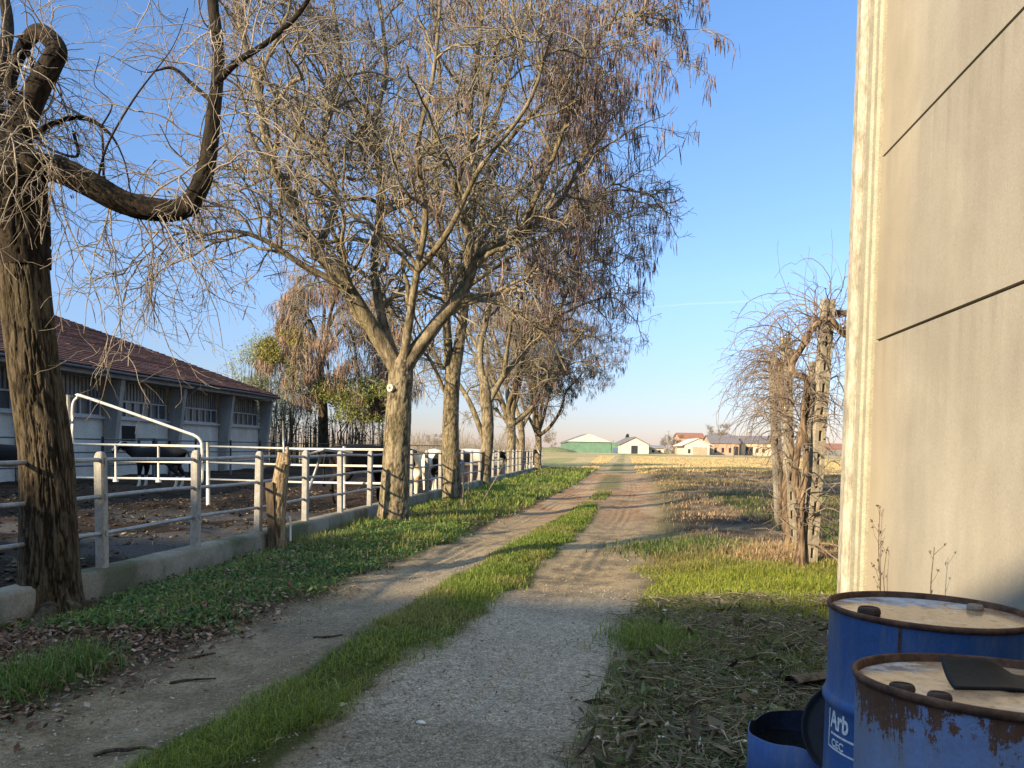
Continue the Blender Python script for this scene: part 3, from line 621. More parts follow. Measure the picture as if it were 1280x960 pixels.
fence = thing('yard_fence', 'three rail fence with pale concrete posts along the muddy cow yard', 'fence', fp(10))
M_POST = speckled('post_concrete', (.25, .24, .215), (.36, .345, .31), 9, .9, .2, (1, 1, .5), 60)
def post_mesh():
    mb = MB(); b = .046
    sec = [(-b, -b+.012), (-b+.012, -b), (b-.012, -b), (b, -b+.012), (b, b-.012), (b-.012, b), (-b+.012, b), (-b, b-.012)]
    ring = []
    for z, s in ((.12, 1), (1.27, 1), (1.305, .93), (1.335, .75), (1.35, .45), (1.353, .1)): ring.append([(x*s, y*s, z) for x, y in sec])
    V = np.array(ring).reshape(-1, 3); Q = [(k*8+i, k*8+(i+1) % 8, k*8+8+(i+1) % 8, k*8+8+i) for k in range(5) for i in range(8)]
    mb.add(V, Q); mb.add(np.array(ring[-1]), [(0, 1, 2, 3), (0, 3, 4, 7), (4, 5, 6, 7)])
    for z in (.58, .925, 1.262): mb.box((-.056, -.014, z-.028), (.056, .014, z+.028))
    return mb.build('post', M_POST)
p0 = post_mesh(); py_ = [4.21+1.68*i for i in range(32)]
for i, y in enumerate(py_):
    o = p0 if i == 0 else p0.copy()
    if i: COL.objects.link(o)
    o.location = fp(y, rg.uniform(-.01, .01), rg.uniform(-.015, .01)); o.rotation_euler = (R(rg.uniform(-.8, .8)), R(rg.uniform(-.8, .8)), R(-7)); adopt(o, fence)
for z in (.58, .925, 1.262):
    mb = MB(); yy = np.arange(3, 57.1, .42)
    mb.tube([fp(y, -.003+.006*math.sin(y*1.9+z), z+.008*math.sin(y*3.7*.5+z*5)) for y in yy], .021, 8); adopt(mb.build('rail', M_GALV, None, True), fence)

# ------------------------------------------------------------------ partition and gate inside the yard
g0, g1 = pt(91, 600, 18.6), pt(257, 600, 18.9)
def zz(py, px, Y): return pt(px, py, Y).z
gate = thing('yard_gate', 'pale tubular yard gate with a tall sloping top bar', 'gate', (g1.x, g1.y, 0))
mb = MB(); X0, X1 = g0.x, g1.x-.08; yg = lambda x: g0.y+(g1.y-g0.y)*(x-g0.x)/(g1.x-g0.x)
top = [(X0, 1.35), (X0, 2.1), (X0+.03, 2.33), (X0+.13, 2.44), (X0+.3, 2.45), (X1-.45, 1.71), (X1-.15, 1.60), (X1-.03, 1.48), (X1, 1.3), (X1, .62), (X1-.05, .50), (X1-.12, .47)]
mb.tube([(x, yg(x), z) for x, z in spline([(a, b) for a, b in top], 60)], .034, 8); adopt(mb.build('arched_frame', M_PALE_PIPE, None, True), gate)
for z in (1.36, .98, .58):
    mb = MB(); mb.tube([(X0, yg(X0), z), (X1-.02, yg(X1), z)], .028, 8); adopt(mb.build('rail', M_PALE_PIPE, None, True), gate)
for t in (.33, .66):
    x = X0+(X1-X0)*t; mb = MB(); mb.tube([(x, yg(x), .5), (x, yg(x), .56), (x, yg(x), .60), (x, yg(x), 1.33), (x, yg(x), 1.36)], [.07, .06, .028, .028, .05], 8); adopt(mb.build('upright', M_PALE_PIPE, None, True), gate)
mb = MB(); mb.tube([(X0-.12, yg(X0)+.05, 0), (X0-.12, yg(X0)+.05, 2.5)], .04, 8); adopt(mb.build('hinge_post', M_PALE_PIPE, None, True), gate)
part_ = thing('partition_fence', 'pale pipe partition running from the gate to the kerb wall', 'fence', (g1.x, g1.y, 0))
mb = MB(); mb.tube([(g1.x+.06, g1.y, -.1), (g1.x+.06, g1.y, 1.46)], .045, 8); adopt(mb.build('post', M_PALE_PIPE, None, True), part_)
xe = xf(18.4)-.1
for px in (430,):
    q = pt(px, 600, 18.6); mb = MB(); mb.tube([(q.x, q.y, -.1), (q.x, q.y, 1.42)], .04, 8); adopt(mb.build('post', M_PALE_PIPE, None, True), part_)
for z in (1.36, .98, .58):
    mb = MB(); mb.tube([(g1.x+.06, g1.y, z), ((g1.x+xe)/2, 18.7, z-.02), (xe, 18.4, z)], .026, 8); adopt(mb.build('rail', M_PALE_PIPE, None, True), part_)
mb = MB(); qa, qb = pt(404, 562, 17.6), pt(386, 612, 17.6); mb.tube([qa, qb], .03, 8); mb.tube([qa, pt(440, 566, 18.4)], .028, 8); mb.tube([qa, pt(378, 571, 17.3)], .028, 8)
adopt(mb.build('brace', M_GALV, None, True), part_)
feed = thing('feed_fence', 'dark pipe feeding fence standing before the barn wall', 'fence', (bx(30, 3.5), 30, 0))
for z in (1.5, 1.05, .6):
    mb = MB(); mb.tube([bpnt(8, 3.4, z), bpnt(47, 3.4, z), bpnt(58, 9, z)], .03, 6); adopt(mb.build('rail', M_DARK_PIPE, None, True), feed)
fp0 = None
for i, y in enumerate(np.arange(9, 48, 3.1)):
    if fp0 is None:
        mb = MB(); mb.tube([(0, 0, -.1), (0, 0, 1.58)], .045, 6); fp0 = o = mb.build('post', M_DARK_PIPE, None, True)
    else: o = fp0.copy(); COL.objects.link(o)
    o.location = bpnt(y, 3.4, 0); adopt(o, feed)
sh_ = thing('hay_feeder', 'dark low metal feeder against the barn wall beside the hatch', 'feeder', bpnt(33.2, 2.2, 0))
mb = MB(); q = bpnt(33.2, 2.2, 0)
mb.box((q.x-.5, q.y-.9, 1.5), (q.x+.3, q.y+.5, 1.58)); adopt(mb.build('top_plate', M_DARK_PIPE), sh_)
for dx, dy in ((-.45, -.85), (.25, -.85), (-.45, .45), (.25, .45)):
    mb = MB(); mb.box((q.x+dx-.04, q.y+dy-.04, -.1), (q.x+dx+.04, q.y+dy+.04, 1.49)); adopt(mb.build('leg', M_DARK_PIPE), sh_)
mb = MB(); mb.box((q.x-.41, q.y-.81, .5), (q.x+.21, q.y+.41, 1.2)); adopt(mb.build('bin', M_DARK_PIPE), sh_)

# ------------------------------------------------------------------ far farm buildings
def flat(name, c, r=.8): return speckled(name, tuple(v*.85 for v in c), tuple(min(1, v*1.12) for v in c), .6, r, .05, fine=4)
M_FGREEN = flat('green_sheet', (.11, .20, .135)); M_FWHITE = flat('far_white_plaster', (.50, .46, .39)); M_FROOF = flat('far_grey_roof', (.17, .15, .145))
M_FRED = flat('far_red_roof', (.30, .13, .08)); M_FORANGE = flat('far_orange_plaster', (.42, .28, .19)); M_FDARK = flat('far_dark_opening', (.03, .03, .035)); M_FBLUE = flat('far_blue_sheet', (.08, .12, .19))
M_FCREAM = flat('far_cream_plaster', (.50, .42, .29)); M_FGREY = flat('far_grey_wall', (.22, .21, .21))
def px_x(px, Y): return pt(px, 560, Y).x
def far_house(name, label, cat, px0, px1, Y, depth, he, hr, mw, mr, gable='front', over=.6, wins=(), door=None, dz=0):
    x0, x1 = px_x(px0, Y), px_x(px1, Y); t = thing(name, label, cat, ((x0+x1)/2, Y, 0)); xm = (x0+x1)/2
    mb = MB()
    if gable == 'front': mb.prism([(x0, Y, -.2), (x1, Y, -.2), (x1, Y, he), (xm, Y, hr), (x0, Y, he)], (0, depth, 0))
    else: mb.prism([(x0, Y, -.2), (x0, Y, he), (x0, Y+depth/2, hr), (x0, Y+depth, he), (x0, Y+depth, -.2)], (x1-x0, 0, 0))
    adopt(mb.build('wall', mw), t)
    if gable == 'front':
        s = (hr-he)/(xm-x0)
        for sg, xe_ in ((-1, x0-over), (1, x1+over)):
            mb = MB(); mb.prism([(xm+sg*.02, Y-.5, hr+.05), (xe_, Y-.5, he-over*s+.05), (xe_, Y-.5, he-over*s+.35), (xm+sg*.02, Y-.5, hr+.4)], (0, depth+1, 0)); adopt(mb.build('roof', mr), t)
    else:
        s = (hr-he)/(depth/2)
        for a_, b_ in ((Y-over, Y+depth/2-.02), (Y+depth+over, Y+depth/2+.02)):
            mb = MB(); mb.prism([(x0-.5, b_, hr+.05), (x0-.5, a_, he-over*s+.05), (x0-.5, a_, he-over*s+.3), (x0-.5, b_, hr+.35)], (x1-x0+1, 0, 0)); adopt(mb.build('roof', mr), t)
    for (pa, pb, z0, z1) in wins:
        mb = MB(); mb.box((px_x(pa, Y), Y-.08, z0), (px_x(pb, Y), Y-.01, z1)); adopt(mb.build('window', M_FDARK), t)
    if door: mb = MB(); pa, pb, z1, mt = door; mb.box((px_x(pa, Y), Y-.1, 0), (px_x(pb, Y), Y-.012, z1)); adopt(mb.build('door', mt), t)
    return t
YF = 330
t = far_house('green_farm_hall', 'low green sheet metal farm hall with white gable beyond the field', 'hall', 708, 764, YF, 40, 4.2, 7.6, M_FGREEN, M_FROOF, door=None)
mb = MB(); x0, x1 = px_x(709, YF), px_x(763, YF); mb.prism([(x0-.3, YF-.65, 4.5), (x1+.3, YF-.65, 4.5), ((x0+x1)/2, YF-.65, 7.9)], (0, .1, 0)); adopt(mb.build('gable_panel', M_FWHITE), t)
mb = MB(); mb.box((px_x(764.5, YF), YF-2, -.2), (px_x(775, YF), YF+8, 4.4)); adopt(mb.build('lean_to', M_FGREEN), t)
mb = MB(); mb.box((px_x(765, YF), YF-2.2, 0), (px_x(774.5, YF), YF-2.02, 2.2)); adopt(mb.build('door', M_FBLUE), t)
far_house('white_farmhouse', 'white gabled farm building with dark doorway beyond the field, right of the green hall', 'farm building', 776, 811, YF-10, 25, 3.6, 6.4, M_FWHITE, M_FROOF, door=(789, 797, 3.2, M_FDARK))
far_house('farm_outbuilding', 'small pale outbuildings between the white farm building and the open shed', 'outbuilding', 812, 830, YF+5, 8, 2.4, 3.2, M_FCREAM, M_FGREY, gable='side', wins=((815, 818, .6, 1.6), (823, 826, .6, 1.6)))
far_house('red_roofed_house', 'house with a red roof at the back of the far farm', 'house', 849, 880, YF+40, 12, 7.6, 9.6, M_FORANGE, M_FRED, gable='side', wins=((853, 856, 4.5, 6), (862, 865, 4.5, 6), (872, 875, 4.5, 6)))
t = far_house('open_shed', 'white arched gable of an open shed at the far farm', 'shed', 856, 887, YF-12, 15, 4.0, 6.2, M_FWHITE, M_FWHITE, over=1.6, wins=((860, 863, .5, 2.2),), door=(866, 884, 3.0, M_FORANGE))
far_house('orange_farm_row', 'long orange farm wing under a dark grey roof at the far farm', 'farm wing', 888, 924, YF, 14, 5.0, 8.0, M_FORANGE, M_FROOF, gable='side', wins=((893, 896, 1, 3), (902, 905, 1, 3), (911, 914, 1, 3)), door=(917, 923, 3.6, M_FDARK))
far_house('cream_farm_row', 'cream farm wing with dark doors and grey roof, rightmost of the far farm', 'farm wing', 926, 966, YF+6, 14, 5.2, 8.0, M_FCREAM, M_FROOF, gable='side', wins=((945, 948, 1.2, 3), (953, 956, 1.2, 3)), door=(932, 941, 3.6, M_FDARK))
far_house('distant_barn', 'long dim barn far off behind the vine posts', 'barn', 1010, 1060, YF+90, 20, 4, 6.5, M_FGREY, M_FRED, gable='side', wins=((1020, 1024, 1, 2.6),))
mb = MB(); q = pt(712, 560, YF-8); a_ = np.linspace(0, 2*np.pi, 24, endpoint=False)
pr = [(8, -.3), (6.5, .6), (4.5, 1.3), (2.3, 1.8), (.05, 2.0)]; V = np.concatenate([np.stack([q.x-6+r_*1.2*np.cos(a_)*(1+.1*np.sin(3*a_)), q.y+r_*np.sin(a_), np.full(24, z_)+.15*np.sin(5*a_+r_)], 1) for r_, z_ in pr])
i = np.arange(24); mb.add(V, np.concatenate([np.stack([k*24+i, k*24+(i+1) % 24, k*24+24+(i+1) % 24, k*24+24+i], 1) for k in range(4)]))
tag(mb.build('grassy_mound', speckled('mound_grass', (.11, .13, .055), (.19, .19, .08), 1, .95), None, True), label='grassy mound left of the green farm hall', cat='mound')
# ------------------------------------------------------------------ trees
def pfbm(u, v, per, s, o=4):
    t = 0; k_ = 0; a = .5
    for k in range(o): t = t+a*vn(u*per*2**k, v*2**k, s+k*3, per*2**k); k_ += a; a *= .55
    return t/k_
def bark_tube(mb, pts, rad, K=60, sides=24, amp=.06, per=10, vf=2.2, seed=1, flare=0, lump=.06, ref=None):
    P = spline(pts, K); r = np.interp(np.linspace(0, 1, K), np.linspace(0, 1, len(rad)), rad)
    V, Q = tubes(P[None], r[None], sides, ref); V = V.reshape(K, sides, 3)
    L = np.concatenate([[0], np.cumsum(np.linalg.norm(np.diff(P, axis=0), axis=1))])
    u = (np.arange(sides)/sides)[None]+np.zeros((K, 1)); v = L[:, None]+np.zeros((1, sides))
    ck = np.exp(-(np.abs(pfbm(u, v*vf, per, seed)-.5)/.045)**2); ck = np.maximum(ck, .8*np.exp(-(np.abs(pfbm(u, v*vf*1.4, int(per*1.7), seed+60)-.5)/.035)**2))
    d = amp*(.35-ck)*.9+lump*2*(pfbm(u, v*1.1, 3, seed+40, 3)-.5)
    if flare: d = d+flare*np.exp(-v/.28)*(.6+.6*np.cos(2*np.pi*(u*4+.2)))
    V = P[:, None]+(V-P[:, None])*(1+d[..., None])
    end = np.array([[*P[-1]]]); n = K*sides; V = np.vstack([V.reshape(-1, 3), end])
    i = np.arange(sides); T = np.stack([np.full(sides, n), n-sides+i, n-sides+(i+1) % sides], 1)
    mb.add(V, Q, T, np.append(ck.ravel(), 0)[:, None]*np.ones((1, 3)))
def grow(P, Rr, n, rng, t0=.15, t1=1., ang=(30, 70), L=(.5, 1.), K=6, rr=.6, tip=.3, up=0., wig=.25, grav=0., rmax=1., w=None, bias=None):
    Np, Kp, _ = P.shape
    pi = np.repeat(np.arange(Np), n) if w is None else rng.choice(Np, n, p=w/np.sum(w))
    M = len(pi); t = rng.uniform(t0, t1, M); f = t*(Kp-1); i = np.clip(f.astype(int), 0, Kp-2); a = (f-i)[:, None]
    S = P[pi, i]*(1-a)+P[pi, i+1]*a; r = Rr[pi, i]*(1-a[:, 0])+Rr[pi, i+1]*a[:, 0]
    T = nrm(P[pi, i+1]-P[pi, i]); v = rng.normal(size=(M, 3)); v = nrm(v-T*np.sum(v*T, 1, keepdims=True))
    th = np.radians(rng.uniform(ang[0], ang[1], M))[:, None]; D = T*np.cos(th)+v*np.sin(th); D[:, 2] += up
    if bias is not None: D = D+np.asarray(bias)
    D = nrm(D); Ls = rng.uniform(L[0], L[1], M)*(1.15-.45*t)
    Q = np.zeros((M, K, 3)); Q[:, 0] = S
    for k in range(1, K):
        D = D+rng.normal(size=(M, 3))*wig; D[:, 2] += grav*k/K; D = nrm(D); Q[:, k] = Q[:, k-1]+D*(Ls/(K-1))[:, None]
    r0 = np.minimum(r*rr, rmax); return Q, r0[:, None]*(1-(1-tip)*np.linspace(0, 1, K))[None]
def limb_arrays(limbs, K=16):
    P = []; Rr = []
    for pts, r0, r1 in limbs: P.append(spline(pts, K)); Rr.append(np.linspace(r0, r1, K))
    return np.array(P), np.array(Rr)
def hang_pods(mb, T, rng, L=(.14, .34), wd=.018, cols=((.11, .07, .055), (.16, .10, .08), (.065, .045, .04), (.22, .15, .12)), spread=.05):
    n = len(T); Ls = rng.uniform(L[0], L[1], n); a = rng.uniform(0, 6.28, n); s = np.stack([np.cos(a), np.sin(a), np.zeros(n)], 1)*wd*.5*rng.uniform(.7, 1.3, (n, 1))
    P0 = T+rng.normal(size=(n, 3))*np.array([spread, spread, .01]); dx = rng.normal(0, .22, (n, 3)); dx[:, 2] = -1
    P1 = P0+dx*(Ls*.5)[:, None]; dx2 = dx*.6; dx2[:, 2] = -1; P2 = P1+dx2*(Ls*.5)[:, None]
    b = np.cross(nrm(dx), s)*.6
    V = np.stack([P0-s*.3, P0+s*.3, P1-s+b*.6, P1+s+b*.6, P2-s*.4, P2+s*.4, P1+b*2.2], 1).reshape(-1, 3); q = np.arange(n)*7
    C = np.repeat(pick(n, cols, rng)*rng.uniform(.7, 1.4, (n, 1)), 7, 0)
    mb.add(V, np.concatenate([np.stack([q, q+1, q+3, q+2], 1), np.stack([q+2, q+3, q+5, q+4], 1)]), np.concatenate([np.stack([q+2, q+6, q+4], 1), np.stack([q+3, q+5, q+6], 1)]), C)
def make_tree(name, label, cat, base, trunk, limbs, seed, group=None, nb=9, nc_=8, nd=6, ne=4, pods=2500, pod_w=None, bark=M_BARK, twig=M_TWIG, sides=28, K=70, amp=.06, Lb=(1.5, 3.0), grav=0., up=.2, flare=.25, scale=1., rtw=.0045, podkw={}, per=10):
    rng = np.random.RandomState(seed); t = thing(name, label, cat, base, 0, group)
    mb = MB()
    for pts, rad in trunk: bark_tube(mb, pts, rad, K, sides, amp, per, 2.2, seed, flare)
    P, Rr = limb_arrays(limbs)
    for i, (pts, r0, r1) in enumerate(limbs): bark_tube(mb, pts, [r0, .5*(r0+r1)*1.0, r1], 44, 14 if r0 > .05 else 8, amp*.8, 7, 2.4, seed+i, 0, .07)
    Lw = np.linalg.norm(np.diff(P, axis=1), axis=2).sum(1)*1.
    B, Rb = grow(P, Rr, nb*len(P), rng, .28, 1., (25, 65), Lb, 12, .66, .35, up, .25, grav, .05, w=Lw); Rb = np.maximum(Rb, np.linspace(3.2, 1.7, 12)[None]*rtw)
    V, Q = tubes(B, Rb, 6); mb.add(V, Q, None, np.zeros((1, 3)))
    adopt(mb.build('trunk', bark, None, True), t)
    mb = MB()
    Cc, Rc = grow(B, Rb, nc_, rng, .1, 1., (25, 70), (.6*scale, 1.6*scale), 8, .72, .4, up*.7, .28, grav, .02)
    Cc2, Rc2 = grow(P, Rr, 7*len(P), rng, .4, 1., (30, 80), (.5*scale, 1.3*scale), 8, .3, .35, up, .22, grav, .014, w=Lw)
    Cc = np.vstack([Cc, Cc2]); Rc = np.maximum(np.vstack([Rc, Rc2]), rtw*1.35)
    V, Q = tubes(Cc, Rc, 4); mb.add(V, Q)
    Dd, Rd = grow(Cc, Rc, nd, rng, .1, 1., (25, 75), (.25*scale, .8*scale), 6, .75, .5, up*.3, .28, grav*.8-.1, .010); Rd = np.maximum(Rd, rtw*.9)
    V, Q = tubes(Dd, Rd, 3); mb.add(V, Q)
    if ne:
        E, Re = grow(Dd, Rd, ne, rng, .15, 1., (25, 75), (.10*scale, .34*scale), 4, .8, .6, 0., .3, grav*.5-.1, .006); Re = np.maximum(Re, rtw*.62)
        V, Q = tubes(E, Re, 3); mb.add(V, Q)
    adopt(mb.build('crown', twig, None, True), t)
    if pods:
        tips = Dd[:, -1]; pw = np.ones(len(tips)) if pod_w is None else pod_w(tips); pw = pw*(.03+sst(.42, .62, fbm(tips[:, 0]*.9+tips[:, 1]*.6, tips[:, 2]*.9, seed, 2)))
        ii = rng.choice(len(tips), pods, p=pw/pw.sum()); mb = MB(); hang_pods(mb, tips[ii], rng, **podkw)
        tag(adopt(mb.build('seed_pods', M_POD), t), kind='stuff')
    return t
def PX(Y, *pts):                       # pixel polyline at a distance; a third number pushes a point deeper
    return [pt(q[0], q[1], Y+(q[2] if len(q) > 2 else 0)) for q in pts]
ROW = 'bare trees in the row along the track'

# the gnarled tree on the left
Y1_ = 6.75; base = gp(62, 764)
b3 = lambda *p: PX(Y1_, *p)
trunk = [(b3((63, 772), (62, 720), (61, 640), (57, 560), (41, 450), (29, 330), (23, 260), (18, 215), (12, 180)), [.26, .232, .212, .20, .19, .186, .184, .195, .15])]
limbs = [(b3((15, 225), (60, 208, -.05), (105, 226, -.05), (150, 251, 0), (195, 262, .05), (232, 258, .08), (256, 215, .1), (267, 140, .1), (273, 70, .15), (266, 0, .2), (262, -80, .3)), .125, .042),
         (b3((15, 205), (30, 150), (46, 112), (64, 80), (71, 62), (60, 46, .05), (46, 40, .1), (31, 54, .12), (20, 78, .12), (13, 102, .1), (17, 128, .05)), .105, .042),
         (b3((15, 215), (-15, 165, .1), (-60, 110, .2), (-130, 60, .3)), .14, .06),
         (b3((10, 200), (-5, 120, .5), (10, 30, .9), (-10, -60, 1.3)), .08, .04),
         (b3((25, 190, .1), (55, 160, .2), (100, 147, .2), (135, 165, .15), (155, 200, .1), (163, 240, .05)), .026, .006),
         (b3((268, 105, .1), (296, 78, .1), (335, 52, .15), (375, 15, .2), (400, -30, .2)), .034, .018),
         (b3((120, 232), (135, 180, -.1), (170, 120, -.2), (215, 60, -.2), (235, 10, -.2)), .011, .003),
         (b3((92, 165, .1), (96, 195, .1), (62, 186, .05), (45, 172, 0)), .016, .010),
         (b3((40, 150, .1), (40, 90, .1), (36, 66, .1)), .028, .02),
         (b3((268, 130, .1), (240, 105, .15), (215, 85, .2), (180, 90, .2), (140, 70, .2)), .020, .003),
         (b3((130, 238), (128, 170), (126, 160), (140, 130), (118, 105), (125, 70)), .011, .003)]
def gnarled():
    rng = np.random.RandomState(77); t = thing('gnarled_tree', 'old gnarled tree with thick furrowed trunk and elbow shaped limb, nearest on the left', 'tree', base)
    mb = MB(); bark_tube(mb, trunk[0][0], trunk[0][1], 480, 240, .095, 22, 1.9, 7, .22, .05)
    adopt(mb.build('trunk', M_BARK_OLD, None, True), t); mb = MB()
    bark_tube(mb, b3((30, 335), (26, 290), (24, 260), (18, 215), (12, 180)), [.19, .212, .216, .222, .15], 120, 90, .14, 12, 2, 9, 0, .09)
    for i, (pts, r0, r1) in enumerate(limbs):
        big = r0 > .05; bark_tube(mb, pts, [r0, r0*.82, r0*.66, r1*1.15, r1], 180 if big else 50, 48 if big else 8, .11 if big else .03, 9, 2.4, i+3, 0, .15 if big else .05, (0, 1, 0))
    for (px, py, dy, r_) in ((20, 212, -.05, .19), (44, 205, -.1, .12), (236, 258, .08, .085), (5, 190, 0, .17)):
        q = pt(px, py, Y1_+dy); nn = 5; a_ = np.linspace(0, np.pi, 26)
        bark_tube(mb, [q+Vector((0, 0, -r_*math.cos(s))) for s in a_], [max(.004, r_*math.sin(s)) for s in a_], 26, 30, .12, 8, 4, 11, 0, .16)
    adopt(mb.build('limbs', M_BARK_DARK, None, True), t)
    P, Rr = limb_arrays(limbs, 30); mb = MB()
    W = np.array([3.2, 2.2, 2.5, 2, 1.6, 1.5, .8, .6, .6, 1, .4])
    A, Ra = grow(P, Rr, 50, rng, .05, .98, (30, 85), (.6, 1.9), 14, .3, .4, .25, .16, -.30, .009, w=W); Ra = np.maximum(Ra, .0032)
    A2, Ra2 = grow(P[:1], Rr[:1], 34, rng, .25, .95, (40, 95), (.8, 1.6), 14, .2, .4, -.3, .2, -.25, .008); Ra2 = np.maximum(Ra2, .003)
    A3, Ra3 = grow(P[1:4], Rr[1:4], 12, rng, 0, .3, (60, 100), (.5, 1.3), 14, .2, .4, .1, .2, -.55, .008); Ra3 = np.maximum(Ra3, .003)
    A = np.vstack([A, A2, A3]); Ra = np.vstack([Ra, Ra2, Ra3])
    V, Q = tubes(A, Ra, 5); mb.add(V, Q)
    B, Rb = grow(A, Ra, 5, rng, .15, 1., (25, 70), (.25, .9), 9, .75, .5, 0, .2, -.14, .005); Rb = np.maximum(Rb, .0023)
    V, Q = tubes(B, Rb, 4); mb.add(V, Q)
    C, Rc = grow(B, Rb, 4, rng, .15, 1., (25, 70), (.10, .42), 6, .8, .6, 0, .25, -.1, .004); Rc = np.maximum(Rc, .0017)
    V, Q = tubes(C, Rc, 3); mb.add(V, Q)
    adopt(mb.build('crown', M_TWIG_PALE, None, True), t)
    mb = MB(); ii = rng.choice(len(C), 90); hang_pods(mb, C[ii, -1], rng, (.02, .05), .014); tag(adopt(mb.build('seed_pods', M_POD), t), kind='stuff')
    mb = MB()                                # surface roots
    for e in (((55, 764), (15, 770), (-30, 772)), ((80, 768), (112, 762), (140, 758)), ((60, 770), (50, 785), (30, 800))):
        bark_tube(mb, [gp(*q)+Vector((0, 0, .03)) for q in e], [.09, .055, .02], 40, 14, .08, 6, 3, 5, 0, .1)
    adopt(mb.build('root', M_BARK_OLD, None, True), t)
    return t
gnarled()

# the spreading tree in the middle
Y2 = gp(492, 652).y; b3 = lambda *p: PX(Y2, *p)
rightish = lambda c, s: (lambda T: .12+sst(-1, 3.5, T[:, 0]-c)*1.5*(.3+.7*sst(3, 6, T[:, 2])))
t2 = make_tree('spreading_tree', 'spreading bare tree with a round pale pruning scar on its trunk, beside the kerb', 'tree', gp(492, 654),
    [(b3((492, 660), (493, 620), (496, 560), (499, 500), (501, 472), (501, 452), (501, 441)), [.30, .275, .25, .225, .232, .21, .05])],
    [(b3((499, 474), (494, 456, -.03), (470, 418, -.1), (432, 358, -.3), (396, 312, -.5), (362, 252, -.7), (336, 188, -.8), (322, 110, -.9), (300, 30, -.8), (290, -60, -.7)), .19, .035),
     (b3((499, 468, .05), (492, 445, .12), (478, 400, .3), (468, 330, .6), (478, 250, .8), (468, 165, 1.), (482, 80, 1.2), (470, -30, 1.3)), .12, .03),
     (b3((502, 466, -.03), (505, 446, -.1), (512, 400, -.3), (521, 340, -.6), (532, 270, -.9), (522, 185, -1.2), (542, 90, -1.3), (552, -20, -1.4)), .10, .025),
     (b3((502, 472), (510, 452, 0), (540, 412, 0), (580, 360, .2), (600, 318, .3), (650, 290, .5), (700, 252, .7), (730, 190, .8)), .18, .025),
     (b3((432, 358, -.3), (380, 332, -.6), (330, 300, -1.), (285, 288, -1.3), (240, 300, -1.5)), .07, .015),
     (b3((582, 358, .2), (586, 300, 0), (572, 230, -.3), (602, 150, -.5), (622, 50, -.7)), .09, .025),
     (b3((396, 312, -.5), (420, 250, .2), (405, 170, .6), (425, 80, .9), (410, -30, 1)), .08, .025),
     (b3((470, 418, -.1), (440, 385, .6), (420, 300, 1.3), (380, 210, 1.8), (372, 110, 2.)), .085, .02),
     (b3((650, 290, .5), (690, 200, .2), (720, 110, -.1), (735, 20, -.4)), .06, .02),
     (b3((521, 340, -.6), (560, 290, -1.3), (600, 210, -1.8), (660, 130, -2.2), (690, 40, -2.5)), .065, .018)],
    3, ROW, K=170, sides=64, amp=.085, per=16, nb=13, nc_=6, nd=5, ne=2, pods=4400, rtw=.0058, podkw=dict(L=(.16, .40), wd=.020), pod_w=rightish(-1.5, 1))
q = pt(489.5, 485, Y2-.205); mb = MB(); M_CUT = speckled('cut_wood', (.50, .44, .34), (.66, .60, .48), 8)
mb.tube([q, q+Vector((-.03, -.05, 0))], [.075, .07], 14); o = adopt(mb.build('pruning_scar', M_CUT), t2)
mb = MB(); mb.tube([q+Vector((-.031, -.052, 0)), q+Vector((-.0335, -.056, 0))], [.03, .028], 10); adopt(mb.build('scar_core', speckled('scar_core', (.14, .10, .07), (.2, .15, .1), 9)), t2)

# the straight twin stemmed tree
Y3 = gp(565, 629).y; b3 = lambda *p: PX(Y3, *p)
up3 = [(b3((563, 470), (558, 400), (556, 320, .3), (545, 220, .6), (550, 110, .9), (540, 0, 1.1)), .13, .03),
       (b3((568, 470), (578, 400), (585, 320, -.2), (592, 230, -.4), (588, 130, -.6), (602, 20, -.8), (600, -60, -.9)), .155, .03),
       (b3((556, 490), (538, 450, -.4), (515, 425, -1.), (490, 360, -1.4)), .055, .015),
       (b3((584, 330), (630, 260, .5), (690, 200, 1.2), (715, 120, 1.6), (735, 50, 1.9)), .075, .02),
       (b3((590, 250), (640, 170, -1), (700, 110, -1.8), (740, 60, -2.4), (780, 20, -2.8), (830, 25, -3)), .07, .014),
       (b3((592, 210), (625, 130, .4), (650, 50, .6), (690, -40, .8)), .07, .02),
       (b3((582, 360), (640, 320, -1), (690, 290, -2), (725, 262, -2.6), (755, 240, -3)), .06, .014),
       (b3((556, 320, .3), (500, 250, 1.), (460, 160, 1.5), (430, 70, 1.9)), .06, .02),
       (b3((584, 330), (610, 330, 1.5), (660, 290, 2.6), (720, 240, 3.4)), .06, .02)]
make_tree('twin_stemmed_tree', 'straight bare tree splitting into two stems, next behind the scarred spreading tree', 'tree', gp(565, 631),
    [(b3((567, 636), (565, 600), (563, 550), (564, 500), (566, 465), (567, 440)), [.27, .235, .215, .20, .20, .10])], up3, 5, ROW, K=150, sides=48, amp=.07, per=14, nb=13, nc_=6, nd=5, ne=2, pods=5200, pod_w=rightish(-1, 1), rtw=.007, podkw=dict(L=(.18, .42), wd=.023))
